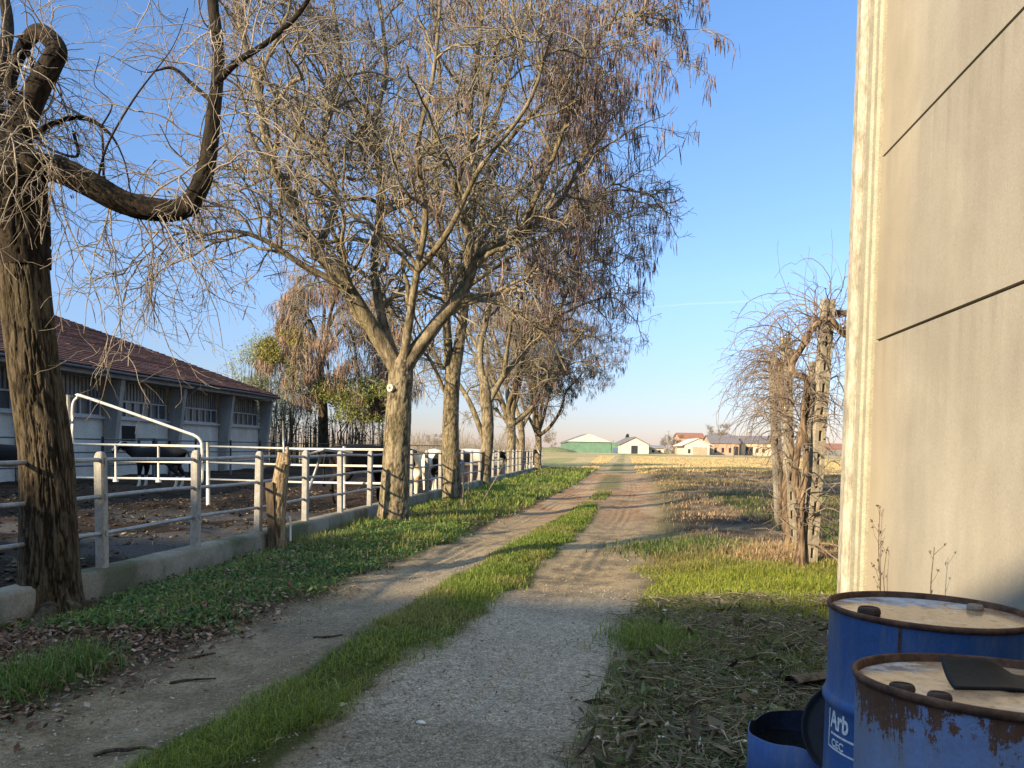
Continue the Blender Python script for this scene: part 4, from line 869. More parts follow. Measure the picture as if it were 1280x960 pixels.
# the leaning forked tree
Y4 = gp(605, 608).y; b3 = lambda *p: PX(Y4, *p)
t4 = make_tree('forked_tree', 'bare tree forking low, next behind the straight twin stemmed tree', 'tree', gp(603, 609),
    [(b3((603, 613), (607, 580), (610, 540), (608, 505), (606, 485), (606, 470)), [.26, .23, .22, .22, .20, .1])],
    [(b3((609, 560), (588, 505, .4), (566, 470, 1), (545, 445, 1.4), (520, 380, 1.8)), .12, .03),
     (b3((606, 490), (600, 440, .5), (612, 370, 1), (600, 290, 1.5), (610, 190, 1.8), (600, 100, 2)), .14, .03),
     (b3((610, 505), (630, 470, 0), (660, 435, 0), (690, 400, .3), (715, 350, .6), (735, 270, 1.)), .12, .025),
     (b3((630, 470), (640, 400, -1), (665, 330, -1.6), (670, 240, -2), (690, 150, -2.4)), .09, .02),
     (b3((690, 400, .3), (730, 380, 1), (765, 372, 1.5), (790, 390, 2)), .06, .014),
     (b3((665, 330, -1.6), (710, 290, -2.6), (740, 260, -3.4), (765, 265, -4)), .06, .014),
     (b3((640, 400, -1), (700, 340, -2.5), (740, 325, -3.6), (770, 335, -4.4)), .06, .014),
     (b3((600, 440, .5), (570, 380, 1.4), (560, 290, 2), (545, 210, 2.6)), .07, .02)],
    8, ROW, nb=12, nc_=7, nd=5, ne=2, pods=4800, pod_w=rightish(-1, 1), Lb=(1.6, 3.2), rtw=.007, grav=-.05, podkw=dict(wd=.024, L=(.2, .42)))
def generic(name, label, b, seed, rt, fork, spread, ht, nl, group, **kw):
    rng = random.Random(seed); b = Vector(b); limbs = []; lean = Vector((rng.uniform(-.06, .12), rng.uniform(-.05, .05), 1))
    tp = [b+lean*(z*fork)+Vector((rng.uniform(-.05, .05), rng.uniform(-.05, .05), 0)) for z in (-.03, .3, .65, 1, 1.1)]
    for i in range(nl):
        a = i*6.283/nl+rng.uniform(-.4, .4); z0 = fork*rng.uniform(.85, 1.02); s = spread*rng.uniform(.5, 1.05); h_ = ht*rng.uniform(.7, 1.05)
        d = Vector((math.cos(a), math.sin(a), 0)); o = b+lean*z0; limbs.append(([o+d*(s*f)+Vector((rng.uniform(-.2, .2), rng.uniform(-.2, .2), (h_-z0)*g))*(1 if f else 1) for f, g in ((0, 0), (.18, .15), (.42, .38), (.62, .62), (.85, .82), (1.0, 1.))], rt*.6, rt*.12))
    return make_tree(name, label, 'tree', b, [(tp, [rt*1.15, rt, rt*.92, rt*.95, rt*.5])], limbs, seed, group, **kw)
b5 = gp(639, 593); b6 = gp(654, 592.5); b7 = gp(674, 590)
t5 = generic('row_tree', 'slender bare tree, third from last in the far end of the row', b5, 21, .27, 3.0, 4.2, 10.5, 7, ROW, nb=11, nc_=7, nd=5, ne=2, pods=5200, pod_w=rightish(b5.x, 1), rtw=.008, grav=-.08, podkw=dict(wd=.026, L=(.2, .42)))
def tree_copy(src, name, label, loc, rz, s, group=ROW):
    c = copy_tree(src); c.name = name; c.location = loc; c.rotation_euler = (0, 0, rz); c.scale = (s, s, s); c['label'] = label; c['group'] = group
    if group is None: del c['group']
    return c
tree_copy(t4, 'row_tree', 'slim leaning bare tree just left of the last tree of the row', (b6.x, b6.y+3, 0), .35, .86)
tree_copy(t5, 'row_tree', 'last bare tree of the row, drooping pods hanging over the field edge', (b7.x, b7.y+2, 0), -.5, .82)
# far trees round the farm
FT = 'bare trees round the far farm'
for (px, Y, s, rz, src, lb) in ((897, 372, 1.25, .4, t5, 'tall bare tree behind the orange farm wing'), (858, 378, .8, 1.9, t5, 'small bare tree behind the red roofed house'),
                       (835, 350, .62, 2.9, t4, 'low bare tree right of the white farm building'), (843, 352, .75, .9, t5, 'bare tree left of the open white shed'), (960, 380, .8, 4, t5, 'bare tree behind the cream farm wing'),
                       (543, 120, .30, 1, t5, 'small dim tree far off between the trunks'), (690, 400, .8, 3, t4, 'bare tree far left of the green farm hall')):
    q = pt(px, 560, Y); tree_copy(src, 'far_tree', lb, (q.x, Y, -.1), rz, s, FT)
rng = np.random.RandomState(5)
def bush_cloud(mb, cen, rad, n, size, cols, rng, fill=.6, holes=.45, hs=.8, p=None):
    u = nrm(rng.normal(size=(n*2, 3))); r = rng.uniform(0, 1, (n*2, 1))**(1/3*(1+fill)); V = np.array(cen)+u*r*np.array(rad)
    k = fbm(V[:, 0]*hs+V[:, 1]*.5*hs, V[:, 2]*hs, 17, 3) > holes; V = V[k][:n]
    lay_leaves(mb, V[:, 0], V[:, 1], size, pick(len(V), cols, rng, p), rng, .9, (0, .01), .45, V[:, 2])
c_ = thing('conifer', 'small dark pointed conifer right of the green farm hall', 'tree', pt(784, 560, 345))
q = pt(784, 560, 345); mb = MB()
for k in range(7): bush_cloud(mb, (q.x, 345, 2+k*.9), (2.4-.3*k, 2.4-.3*k, .9), 200, .8, [(.035, .05, .035), (.05, .065, .045)], rng, .3, .3)
adopt(mb.build('crown', M_LEAF), c_); mb = MB(); mb.tube([(q.x, 345, 0), (q.x, 345, 7)], [.25, .08], 6); adopt(mb.build('trunk', M_BARK), c_)

# bamboo, weeping tree and bushes past the end of the barn
YB = 58
def cane_clump(name, label, px0, px1, Y, ytop, ncane, seed, leaf, lc, dep=3, droop=.9, ybase=562):
    rng = np.random.RandomState(seed); x0, x1 = px_x(px0, Y), px_x(px1, Y); t = thing(name, label, 'bamboo', ((x0+x1)/2, Y, 0)); n = ncane
    ht = pt(0, ytop, Y).z; b = np.stack([rng.uniform(x0, x1, n), Y+rng.uniform(0, dep, n), np.zeros(n)], 1); a = rng.uniform(0, 6.28, n); hh = ht*rng.uniform(.65, 1.05, n)
    s = np.linspace(0, 1, 9)[None, :, None]; d = np.stack([np.cos(a), np.sin(a), np.zeros(n)], 1)[:, None]*rng.uniform(.1, droop, (n, 1, 1))
    P = b[:, None]+d*s**2.5*1.6+np.array([0, 0, 1.])*hh[:, None, None]*(s-.12*s**4)
    mb = MB(); V, Q = tubes(P, np.linspace(.035, .01, 9)[None]*np.ones((n, 1)), 5); mb.add(V, Q); tag(adopt(mb.build('canes', speckled('dark_cane', (.05, .05, .03), (.10, .10, .055), 2), None, True), t), kind='stuff')
    if leaf:
        m_ = leaf; i = rng.randint(0, n, m_); tt = rng.uniform(.35, 1, m_)*8; k = np.clip(tt.astype(int), 0, 7); f = (tt-k)[:, None]
        L = P[i, k]*(1-f)+P[i, k+1]*f+rng.normal(0, .28, (m_, 3)); mb = MB(); kk = fbm(L[:, 0]*.9, L[:, 2]*.9, seed, 3) > .42; L = L[kk]
        lay_leaves(mb, L[:, 0], L[:, 1], .26, pick(len(L), lc, rng), rng, .9, (0, .01), .2, L[:, 2]); adopt(mb.build('foliage', M_LEAF), t)
    return t
PAL = [(.30, .34, .20), (.38, .40, .26), (.22, .27, .14), (.42, .41, .30)]
cane_clump('bamboo_clump', 'tall pale green bamboo clump rising past the barn end', 296, 356, YB+1, 392, 60, 31, 15000, PAL)
cane_clump('bamboo_clump', 'feathery bamboo plume showing just above the barn roof', 268, 290, 66, 425, 12, 36, 1300, PAL, 2)
cane_clump('bamboo_hedge', 'dark thicket of bare canes closing the yard behind the barn end', 322, 478, YB-2, 488, 150, 33, 2600, [(.04, .05, .025), (.07, .08, .04)], 2.5, .3)
def wy(*p): return PX(55, *p)
make_tree('weeping_tree', 'weeping tree hung with rusty brown pods beyond the yard, right of the barn', 'tree', Vector((pt(404, 575, 55).x, 55, 0)),
    [(wy((404, 590), (404, 530), (403, 490), (400, 460), (402, 440)), [.42, .34, .30, .26, .15])],
    [(wy((402, 460), (390, 410, 1), (372, 390, 1), (348, 420, 1), (340, 470, 1)), .14, .03), (wy((402, 455), (415, 400, -1), (440, 380, -1), (466, 420, -1), (476, 490, -1)), .14, .03),
     (wy((402, 450), (405, 380, 1), (395, 345, 1), (375, 350, 1), (360, 380, 1)), .14, .03), (wy((402, 450), (420, 370, -1), (450, 350, -1), (484, 385, -1), (500, 460, -1)), .13, .03),
     (wy((402, 455), (395, 420, -2), (385, 400, -3), (372, 430, -4), (366, 490, -4)), .12, .03), (wy((402, 455), (420, 420, -2), (436, 410, -3), (446, 450, -3), (450, 490, -3)), .12, .03)],
    41, None, nb=18, nc_=8, nd=5, ne=0, pods=10000, bark=M_BARK_OLD, rtw=.011, Lb=(1.4, 3.4), grav=-.45, up=-.15, scale=1.3, flare=.1,
    podkw=dict(wd=.042, L=(.4, .9), cols=((.26, .15, .09), (.22, .16, .12), (.16, .12, .10), (.33, .19, .10), (.28, .23, .17)), spread=.15))
for (name, label, px, py, Y, rad, n_, cols) in (
    ('leafy_bush', 'olive yellow climber at the barn end under the weeping tree', 362, 448, 53, (2.3, 1.3, 2.3), 4800, [(.27, .25, .07), (.34, .29, .10), (.17, .18, .05)]),
    ('leafy_bush', 'yellow green bush left of the scarred trunk, above the black cow', 440, 500, 52, (3.4, 1.2, 1.7), 6500, [(.27, .29, .08), (.34, .34, .11), (.18, .20, .06)])):
    q = pt(px, py, Y); t = thing(name, label, 'bush', (q.x, Y, 0), 0, 'bushes beyond the yard'); mb = MB()
    bush_cloud(mb, q, rad, n_, .20, cols, rng, .5, .44); bush_cloud(mb, q+Vector((-rad[0]*.5, 0, rad[2]*.4)), tuple(v*.6 for v in rad), n_//3, .2, cols, rng, .5, .4)
    if px > 400: bush_cloud(mb, q+Vector((2.2, .3, -.5)), (1.6, 1, 1.1), n_//3, .2, cols, rng, .5, .4)
    adopt(mb.build('foliage', M_LEAF), t); mb = MB()
    for k in range(7): mb.tube([(q.x+rng.uniform(-.8, .8), Y+rng.uniform(-.3, .3), 0), (q.x+rng.uniform(-1, 1), Y, q.z*.5), (q.x+rng.uniform(-1.3, 1.3), Y, q.z+.3)], [.05, .04, .015], 5)
    adopt(mb.build('stem', M_BARK_OLD, None, True), t)
# thin scrub in the gaps between the trunks, far off
mb = MB(); rng = np.random.RandomState(9); n_ = 900; x = rng.uniform(-26, 4, n_); y = rng.uniform(85, 125, n_); k = x < .12*y-11; x, y = x[k], y[k]; n_ = len(x)
B = np.stack([x, y, np.zeros(n_)], 1); hh = rng.uniform(.8, 3.2, n_); s = np.linspace(0, 1, 5)[None, :, None]
P = B[:, None]+rng.normal(0, .5, (n_, 1, 3))*np.array([1, 1, 0])*s+np.array([0, 0, 1.])*hh[:, None, None]*s
V, Q = tubes(P, np.linspace(.03, .012, 5)[None]*np.ones((n_, 1)), 3); mb.add(V, Q)
D_, Rd_ = grow(P, np.full((n_, 5), .02), 7, rng, .2, 1, (20, 60), (.4, 1.1), 4, .8, .5, .1, .2); V, Q = tubes(D_, np.maximum(Rd_, .011), 3); mb.add(V, Q)
tag(mb.build('bare_scrub', M_TWIG_PALE, None, True), kind='stuff', label='pale leafless scrub beyond the yard', cat='scrub')

mb = MB(); rng = np.random.RandomState(19)
for x_ in np.arange(-150, 230, 3.2):
    Yh = 385+rng.uniform(-20, 30); hgt = rng.uniform(.8, 2.4)*(1.6 if rng.rand() < .15 else 1)
    bush_cloud(mb, (x_, Yh, hgt*.6), (2.6, 1.5, hgt), 60, .9, [(.13, .12, .09), (.17, .15, .11), (.10, .11, .07), (.20, .17, .13)], rng, .3, .4, .4)
tag(mb.build('far_hedge', M_LEAF), kind='stuff', label='low dim hedges along the horizon behind the far farm', cat='hedge')
# ------------------------------------------------------------------ vine posts on the right
M_VPOST = speckled('old_trellis_concrete', (.23, .195, .14), (.38, .33, .25), 8, .95, .35, fine=60)
M_VINE = bark_mat('vine_bark', (.08, .052, .034), (.28, .20, .13), (.2, .15, .09), 14, .3)
M_VTW = speckled('vine_twig', (.13, .095, .07), (.26, .20, .145), 3, .85)
VG = 'concrete posts under the old vine'
def vine_post(name, label, p, q, w_=.13, hol=True):
    p, q = Vector(p), Vector(q); d = (q-p); L = d.length; d.normalize(); x = Vector((1, .2, 0)).normalized(); y_ = d.cross(x).normalized(); x = y_.cross(d)
    M = Matrix((x, y_, d)).transposed().to_4x4(); M.translation = p; mb = MB(); h_ = w_/2; g = w_*.17; t_ = w_*.32
    if hol:
        mb.box((-h_, -t_, 0), (-g, t_, L), M); mb.box((g, -t_, 0), (h_, t_, L), M); z = 0; k = 0
        while z < L-.01:
            solid = .16 if k else .3; mb.box((-g, -t_+.002, z), (g, t_-.002, min(L, z+solid)), M); z += solid+.13; k += 1
    else: mb.box((-h_, -t_, 0), (h_, t_, L), M)
    return tag(mb.build(name, M_VPOST), label, 'post', VG)
qA = gp(1011, 712); qB = gp(990, 684); qC = gp(976, 662); qA2 = gp(1003, 702)
vine_post('vine_post', 'tallest pierced concrete vine post, closest to the hall', qA-Vector((0, 0, .15)), pt(1035, 374, qA.y), .15)
vine_post('vine_post', 'shorter concrete vine post hidden in vines just left of the tallest', qA2-Vector((0, 0, .15)), pt(1019, 452, qA2.y), .14)
vine_post('vine_post', 'second tallest concrete vine post wrapped in dead stems', qB-Vector((0, 0, .15)), pt(982, 422, qB.y), .14)
vine_post('vine_post', 'dark concrete vine post leftmost in the tangle', qC-Vector((0, 0, .15)), pt(966, 446, qC.y), .16)
def old_vine(name, label, stems, seed, nlong, bias):
    rng = np.random.RandomState(seed); b = stems[0][0][0]; t = thing(name, label, 'vine', (b[0], b[1], 0), 0, 'old grape vines on the posts'); mb = MB()
    for i, (pts, r0, r1) in enumerate(stems): mb = MB(); bark_tube(mb, pts, [r0, (r0+r1)/2, r1], 70, 14, .16, 5, 5, seed+i, .1, .22, (0, 1, 0)); adopt(mb.build('trunk', M_VINE, None, True), t)
    P, Rr = limb_arrays(stems, 24); mb = MB()
    A, Ra = grow(P, Rr, nlong, rng, .62, 1, (40, 90), (.7, 1.9), 14, .2, .4, .10, .13, -.36, .008, bias=bias); A2, Ra2 = grow(P, Rr, nlong//2, rng, 0, .8, (5, 30), (.4, 1.2), 14, .25, .5, 0, .22, -.3, .010)
    A = np.vstack([A, A2]); A[..., 2] = np.maximum(A[..., 2], .03); Ra = np.maximum(np.vstack([Ra, Ra2]), .0035); V, Q = tubes(A, Ra, 5); mb.add(V, Q)
    B, Rb = grow(A, Ra, 4, rng, .1, 1, (20, 70), (.15, .8), 8, .7, .5, 0, .22, -.2, .005); B[..., 2] = np.maximum(B[..., 2], .02); V, Q = tubes(B, np.maximum(Rb, .0026), 3); mb.add(V, Q)
    adopt(mb.build('shoots', M_VTW, None, True), t); return t
YA = qA.y
old_vine('grape_vine', 'thick old grape vine arching over the tallest vine post', [
    (PX(YA-.1, (1004, 712), (1001, 640), (1008, 580), (1004, 520), (1009, 480), (1004, 470), (992, 468, .1), (990, 455, .15), (1001, 436, .1), (1014, 412, .05), (1032, 398), (1048, 410), (1062, 420, .1), (1085, 415, .3)), .036, .042),
    (PX(YA+.1, (1018, 710), (1014, 640), (1020, 560), (1026, 500), (1030, 440), (1036, 400), (1050, 390), (1075, 400)), .05, .03),
    (PX(YA-.05, (996, 708), (1004, 650), (994, 600), (1001, 540), (1012, 500), (1006, 470)), .045, .03)], 51, 26, (-.5, -.1, .1))
old_vine('grape_vine', 'tangled grape vine on the left posts with long shoots sweeping down leftwards', [
    (PX(qB.y, (986, 690), (981, 620), (988, 560), (979, 500), (976, 460), (984, 440), (996, 440)), .06, .035),
    (PX(qB.y+.3, (994, 686), (990, 620), (984, 560), (988, 500), (985, 450)), .05, .03),
    (PX(qC.y, (972, 664), (976, 600), (967, 540), (972, 490), (966, 450)), .06, .035)], 53, 34, (-.75, -.15, .15))
# ------------------------------------------------------------------ cows
def make_cow(label, loc, heading, coat, seed, head='up', turn=0., s=1.):
    J = {}; E = []
    def j(n, p, r, parent=None, r2=None):
        J[n] = (Vector(p), r, r2 or r)
        if parent: E.append((parent, n))
    j('pelvis', (-.58, 0, 1.06), .27, None, .30); j('rump', (-.80, 0, 1.10), .20, 'pelvis'); j('loin', (-.2, 0, 1.01), .30, 'pelvis', .36); j('rib', (.15, 0, .97), .31, 'loin', .38)
    j('chest', (.5, 0, 1.0), .25, 'rib', .33); j('brisket', (.68, 0, 1.02), .18, 'chest', .26)
    ct, st = math.cos(turn), math.sin(turn)
    if head == 'up': nk, pl, fa, mz = (.92, 0, 1.20), (1.14, 0, 1.36), (1.27, 0, 1.22), (1.44, 0, 1.04)
    elif head == 'level': nk, pl, fa, mz = (.95, 0, 1.08), (1.2, 0, 1.14), (1.33, 0, .98), (1.45, 0, .78)
    else: nk, pl, fa, mz = (.95, 0, .82), (1.17, 0, .62), (1.22, 0, .44), (1.26, 0, .2)
    def tw(p, k=1.):
        x, y, z = p; x0 = .95; c_, s_ = math.cos(turn*k), math.sin(turn*k); return (x0+(x-x0)*c_, (x-x0)*s_, z)
    j('neck', nk, .14, 'brisket', .19); j('poll', tw(pl), .105, 'neck', .12); j('face', tw(fa), .085, 'poll', .11); j('muzzle', tw(mz), .062, 'face', .075)
    px_, py_, pz_ = tw(pl); 
    for sg in (1, -1):
        lx, ly = -st*sg, ct*sg
        j('ear%d' % sg, (px_+lx*.15, py_+ly*.15, pz_+.0), .03, 'poll', .045); j('eartip%d' % sg, (px_+lx*.27, py_+ly*.27, pz_-.03), .018, 'ear%d' % sg, .035)
        j('hip%d' % sg, (-.63, .16*sg, .86), .16, 'pelvis', .2); j('stifle%d' % sg, (-.50, .19*sg, .66), .105, 'hip%d' % sg, .13); j('hock%d' % sg, (-.74, .17*sg, .47), .052, 'stifle%d' % sg, .065)
        j('shank%d' % sg, (-.70, .17*sg, .2), .040, 'hock%d' % sg); j('fet%d' % sg, (-.68, .17*sg, .1), .046, 'shank%d' % sg); j('hoof%d' % sg, (-.63, .17*sg, .035), .052, 'fet%d' % sg)
        j('shoulder%d' % sg, (.48, .17*sg, .82), .13, 'chest', .17); j('elbow%d' % sg, (.45, .18*sg, .62), .08, 'shoulder%d' % sg, .09); j('knee%d' % sg, (.49, .17*sg, .40), .052, 'elbow%d' % sg)
        j('can%d' % sg, (.48, .17*sg, .2), .038, 'knee%d' % sg); j('ffet%d' % sg, (.49, .17*sg, .1), .046, 'can%d' % sg); j('fhoof%d' % sg, (.54, .17*sg, .035), .052, 'ffet%d' % sg)
    j('udder', (-.42, 0, .68), .13, 'pelvis', .15); j('udder2', (-.40, 0, .60), .07, 'udder', .08)
    j('tail', (-.97, 0, 1.12), .035, 'rump'); j('tail2', (-1.03, 0, .85), .022, 'tail'); j('tail3', (-1.02, 0, .55), .02, 'tail2'); j('tuft', (-1.02, 0, .40), .035, 'tail3')
    names = list(J); me = bpy.data.meshes.new('cow'); me.from_pydata([J[k][0] for k in names], [(names.index(a), names.index(b)) for a, b in E], [])
    o = bpy.data.objects.new('cow', me); COL.objects.link(o); md = o.modifiers.new('s', 'SKIN'); sd = o.modifiers.new('u', 'SUBSURF'); sd.levels = 2; md.use_smooth_shade = True; md.branch_smoothing = .6
    for k, v in zip(names, me.skin_vertices[0].data): v.radius = (J[k][1], J[k][2]); v.use_root = (k == 'pelvis')
    dg = bpy.context.evaluated_depsgraph_get(); m2 = bpy.data.meshes.new_from_object(o.evaluated_get(dg)); o.modifiers.clear(); o.data = m2; bpy.data.meshes.remove(me)
    n = len(m2.vertices); V = np.zeros(n*3); m2.vertices.foreach_get('co', V); V = V.reshape(-1, 3)
    dark, light, cover = coat; k = fbm(V[:, 0]*1.5+seed*3.1, V[:, 2]*1.3+V[:, 1]*.9, seed, 2)
    wgt = sst(cover-.015, cover+.015, k); leg = sst(.40, .36, V[:, 2])
    wgt = np.where(V[:, 2] < .38, np.maximum(wgt, leg*(1 if light[0] > .3 else 0)), wgt)
    P = J['poll'][0]; M_ = J['muzzle'][0]; ax = np.array(M_-P); ax_l = np.linalg.norm(ax); t = ((V-np.array(P))@ax)/ax_l**2; d = np.linalg.norm((V-np.array(P))-np.clip(t, -.3, 1.3)[:, None]*ax, axis=1)
    hd = (t > -.35) & (d < .34) & (V[:, 0] > .85)
    side = np.array([-st, ct, 0]); lat = np.abs((V-np.array(P))@side); blaze = (lat < .045) & hd & (t > -.1) & (t < .95); wgt = np.where(hd, np.where(blaze, 1., 0.), wgt)
    C = lerp(np.broadcast_to(C3(*dark), (n, 3)), C3(*light), wgt); mzl = hd & (t > .9); C[mzl] = (.07, .05, .045); ud = (V[:, 2] > .5) & (V[:, 2] < .72) & (np.abs(V[:, 1]) < .12) & (V[:, 0] > -.58) & (V[:, 0] < -.28); C[ud] = (.45, .28, .22); C[V[:, 2] < .06] = (.05, .04, .035)
    a = m2.color_attributes.new('col', 'FLOAT_COLOR', 'POINT'); a.data.foreach_set('color', np.hstack([C, np.ones((n, 1))]).astype(np.float32).ravel())
    m2.materials.clear(); m2.materials.append(M_COAT); m2.polygons.foreach_set('use_smooth', np.ones(len(m2.polygons), bool)); m2.update()
    o.location = loc; o.rotation_euler = (0, 0, heading); o.scale = (s, s, s); o.name = 'cow'
    return tag(o, label, 'cow', 'cows in the muddy yard')
BK, WH = (.012, .011, .012), (.62, .58, .50)
def at(px, Y): return Vector((pt(px, 560, Y).x, Y, -.02))
make_cow('black cow with white face blaze before the barn wall, its head turned to the viewer', at(197, 25.2), R(172), (BK, WH, .90), 4, 'up', R(62), 1.05)
make_cow('black and white cow at the left edge, partly hidden by the gnarled tree', at(4, 21), R(20), (BK, WH, .80), 7, 'level', R(-20), 1.05)
make_cow('big all black cow behind the fence, half hidden by the scarred trunk', Vector((-3.62, 19.7, -.02)), R(48), ((.009, .008, .008), (.016, .014, .013), .6), 3, 'level', R(15), 1.18)
make_cow('cream and tan cow seen from behind between two trunks', Vector((-3.0, 23.4, -.02)), R(98), ((.34, .20, .10), (.72, .62, .45), .42), 12, 'level', 0, 1.12)
make_cow('black and white cow reaching its white blazed head down at the kerb', Vector((-2.42, 25.2, -.02)), R(-72), (BK, WH, .47), 9, 'down', 0, 1.1)
make_cow('black cow with white markings standing just right of the twin stemmed tree', at(592, 35), R(12), (BK, WH, .55), 15, 'level', R(30), 1.1)
make_cow('small far black cow by the last trunks of the row', at(660, 52), R(-60), (BK, WH, .66), 6, 'up', 0)
# ------------------------------------------------------------------ drums by the wall
def drum_paint(name, blue, rust_lo, rust_hi, stain, rustc=((.05, .022, .012), (.13, .06, .03))):
    m, n, p = mat(name); co = coords(n); cs = coords(n, 'Object', (1, 1, .24)); a = noise(n, cs, 13, 9, .8, .5); b = noise(n, co, 48, 7, .8); d = noise(n, co, 3, 4, .6); f = noise(n, co, 90, 3, .7)
    tc = N(n, 'ShaderNodeTexCoord'); sp = N(n, 'ShaderNodeSeparateXYZ'); n.links.new(tc.outputs['Object'], sp.inputs[0])
    c = mix(n, 1, blue, ramp(n, d, [(.3, .72), (.7, 1.3)]), 'MULTIPLY'); c = mix(n, .25, c, ramp(n, f, [(.3, .5), (.7, 1.5)]), 'MULTIPLY')
    c = mix(n, math_(n, 'MULTIPLY', ramp(n, a, [(.45, 0), (.65, 1)]), stain), c, (.17, .17, .15))
    h = math_(n, 'DIVIDE', math_(n, 'SUBTRACT', sp.outputs[2], rust_lo), rust_hi-rust_lo)
    k = math_(n, 'ADD', math_(n, 'ADD', h, math_(n, 'MULTIPLY', math_(n, 'SUBTRACT', a, .5), 2.3)), math_(n, 'MULTIPLY', math_(n, 'SUBTRACT', b, .5), 1.9))
    kr = ramp(n, k, [(.47, 0), (.56, 1)]); c = mix(n, kr, c, ramp(n, b, [(.3, rustc[0]), (.7, rustc[1])]))
    setc(n, p, c, mix_f(n, kr, .42, .9), 0, .4); bump(n, p, math_(n, 'ADD', math_(n, 'MULTIPLY', kr, .7), math_(n, 'MULTIPLY', b, .4)), .25, .006); return m
def mix_f(n, f, a, b):
    m = N(n, 'ShaderNodeMix', data_type='FLOAT'); n.links.new(f, m.inputs[0]); m.inputs[2].default_value = a; m.inputs[3].default_value = b; return m.outputs[0]
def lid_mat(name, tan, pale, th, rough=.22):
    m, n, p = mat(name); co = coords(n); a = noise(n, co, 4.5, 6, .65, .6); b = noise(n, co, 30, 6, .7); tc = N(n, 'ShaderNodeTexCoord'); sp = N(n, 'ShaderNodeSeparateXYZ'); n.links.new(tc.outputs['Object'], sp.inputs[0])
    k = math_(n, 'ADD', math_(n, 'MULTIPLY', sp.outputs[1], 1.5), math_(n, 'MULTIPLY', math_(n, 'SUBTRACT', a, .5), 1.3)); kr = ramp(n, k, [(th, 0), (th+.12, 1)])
    c = mix(n, kr, tan, pale); c = mix(n, ramp(n, b, [(.5, 0), (.66, .8)]), c, (.17, .09, .05)); c = mix(n, ramp(n, a, [(.54, 0), (.64, .85)]), c, (.13, .065, .038)); c = mix(n, ramp(n, noise(n, co, 12, 6, .7), [(.56, 0), (.64, .7)]), c, (.46, .46, .45))  # tan front: painted wall reflection; pale back: painted sky reflection; then real rust
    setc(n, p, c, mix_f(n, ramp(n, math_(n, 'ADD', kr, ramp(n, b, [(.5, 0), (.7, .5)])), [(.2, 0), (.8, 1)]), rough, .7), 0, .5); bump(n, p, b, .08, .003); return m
M_RUST = speckled('rusty_rim', (.045, .022, .013), (.14, .07, .04), 18, .85, .3, fine=70); M_CAP = speckled('dark_rusty_cap', (.025, .017, .012), (.07, .04, .025), 20, .8, .3)
M_CAPP = speckled('pale_rusty_cap', (.22, .16, .11), (.34, .28, .21), 20, .8, .3); M_PRINT = speckled('white_print', (.50, .53, .53), (.68, .70, .70), 25, .6, 0, fine=60)
DR, DH = .2925, .88
def make_drum(label, top, tilt, rz, paint, lidm, caps, group='blue steel drums by the wall'):
    t = thing('oil_drum', label, 'drum', (0, 0, 0), 0, group); ax = Matrix.Rotation(tilt[0], 4, 'X') @ Matrix.Rotation(tilt[1], 4, 'Y'); M = Matrix.Translation(top) @ ax @ Matrix.Rotation(rz, 4, 'Z') @ Matrix.Translation((0, 0, -DH))
    t.location = M.translation; t.rotation_euler = M.to_euler(); r = DR-.006
    pr = [(r-.03, .02), (r, 0), (r+.004, .012), (r, .025)]
    for hz in (.295, .585): pr += [(r, hz-.03), (r+.005, hz-.018), (r+.011, hz-.006), (r+.011, hz+.006), (r+.005, hz+.018), (r, hz+.03)]
    pr += [(r, .70), (r, DH-.015)]
    mb = MB(); mb.lathe(pr, 96); body = mb.build('body', paint, t, True)
    mb = MB(); mb.lathe([(r-.001, DH-.016), (DR, DH-.012), (DR+.003, DH-.004), (DR, DH+.003), (DR-.006, DH+.004), (DR-.009, DH), (DR-.010, DH-.018)], 96); mb.build('rim', M_RUST, t, True)
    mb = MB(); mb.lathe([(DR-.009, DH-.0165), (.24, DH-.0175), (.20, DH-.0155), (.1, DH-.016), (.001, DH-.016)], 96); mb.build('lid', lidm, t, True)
    for (cx, cy, cr, ch, pale) in caps:
        cr *= .88; ch *= .85; mb = MB(); seg = [(cr, DH-.016), (cr+.002, DH-.016+ch*.4), (cr, DH-.016+ch*.8), (cr*.86, DH-.016+ch), (cr*.72, DH-.016+ch*.99), (cr*.66, DH-.016+ch*.86), (.0005, DH-.016+ch*.84)]; mb.lathe(seg, 20, cx, cy); mb.build('bung_cap', M_CAPP if pale else M_CAP, t, False)
    return t, r, body
YR = 2.46; tr_ = pt(1161, 761, YR)
P_R = drum_paint('blue_drum_paint', (.026, .078, .215), .85, .98, .45)
P_F = drum_paint('faded_drum_paint', (.145, .20, .34), .735, .90, .8)
L_R = lid_mat('pooled_lid_reflection', (.38, .245, .14), (.34, .38, .42), .16, .16); L_F = lid_mat('rusty_lid_reflection', (.40, .27, .165), (.42, .42, .42), .34, .2)
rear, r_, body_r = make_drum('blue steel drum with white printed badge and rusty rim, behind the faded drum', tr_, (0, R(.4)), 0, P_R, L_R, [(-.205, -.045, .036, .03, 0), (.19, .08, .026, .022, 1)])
mb = MB(); a_ = -2.30; c_, s_ = math.cos(a_), math.sin(a_)       # welded seam
for q in range(1):
    e = np.array([(c_*(r_+.0015)-s_*k*.004, s_*(r_+.0015)+c_*k*.004) for k in (-1, 1)])
    mb.add([(e[0][0], e[0][1], .03), (e[1][0], e[1][1], .03), (e[1][0], e[1][1], DH-.016), (e[0][0], e[0][1], DH-.016)], [(0, 1, 2, 3)])
mb.build('welded_seam', M_RUST, rear)
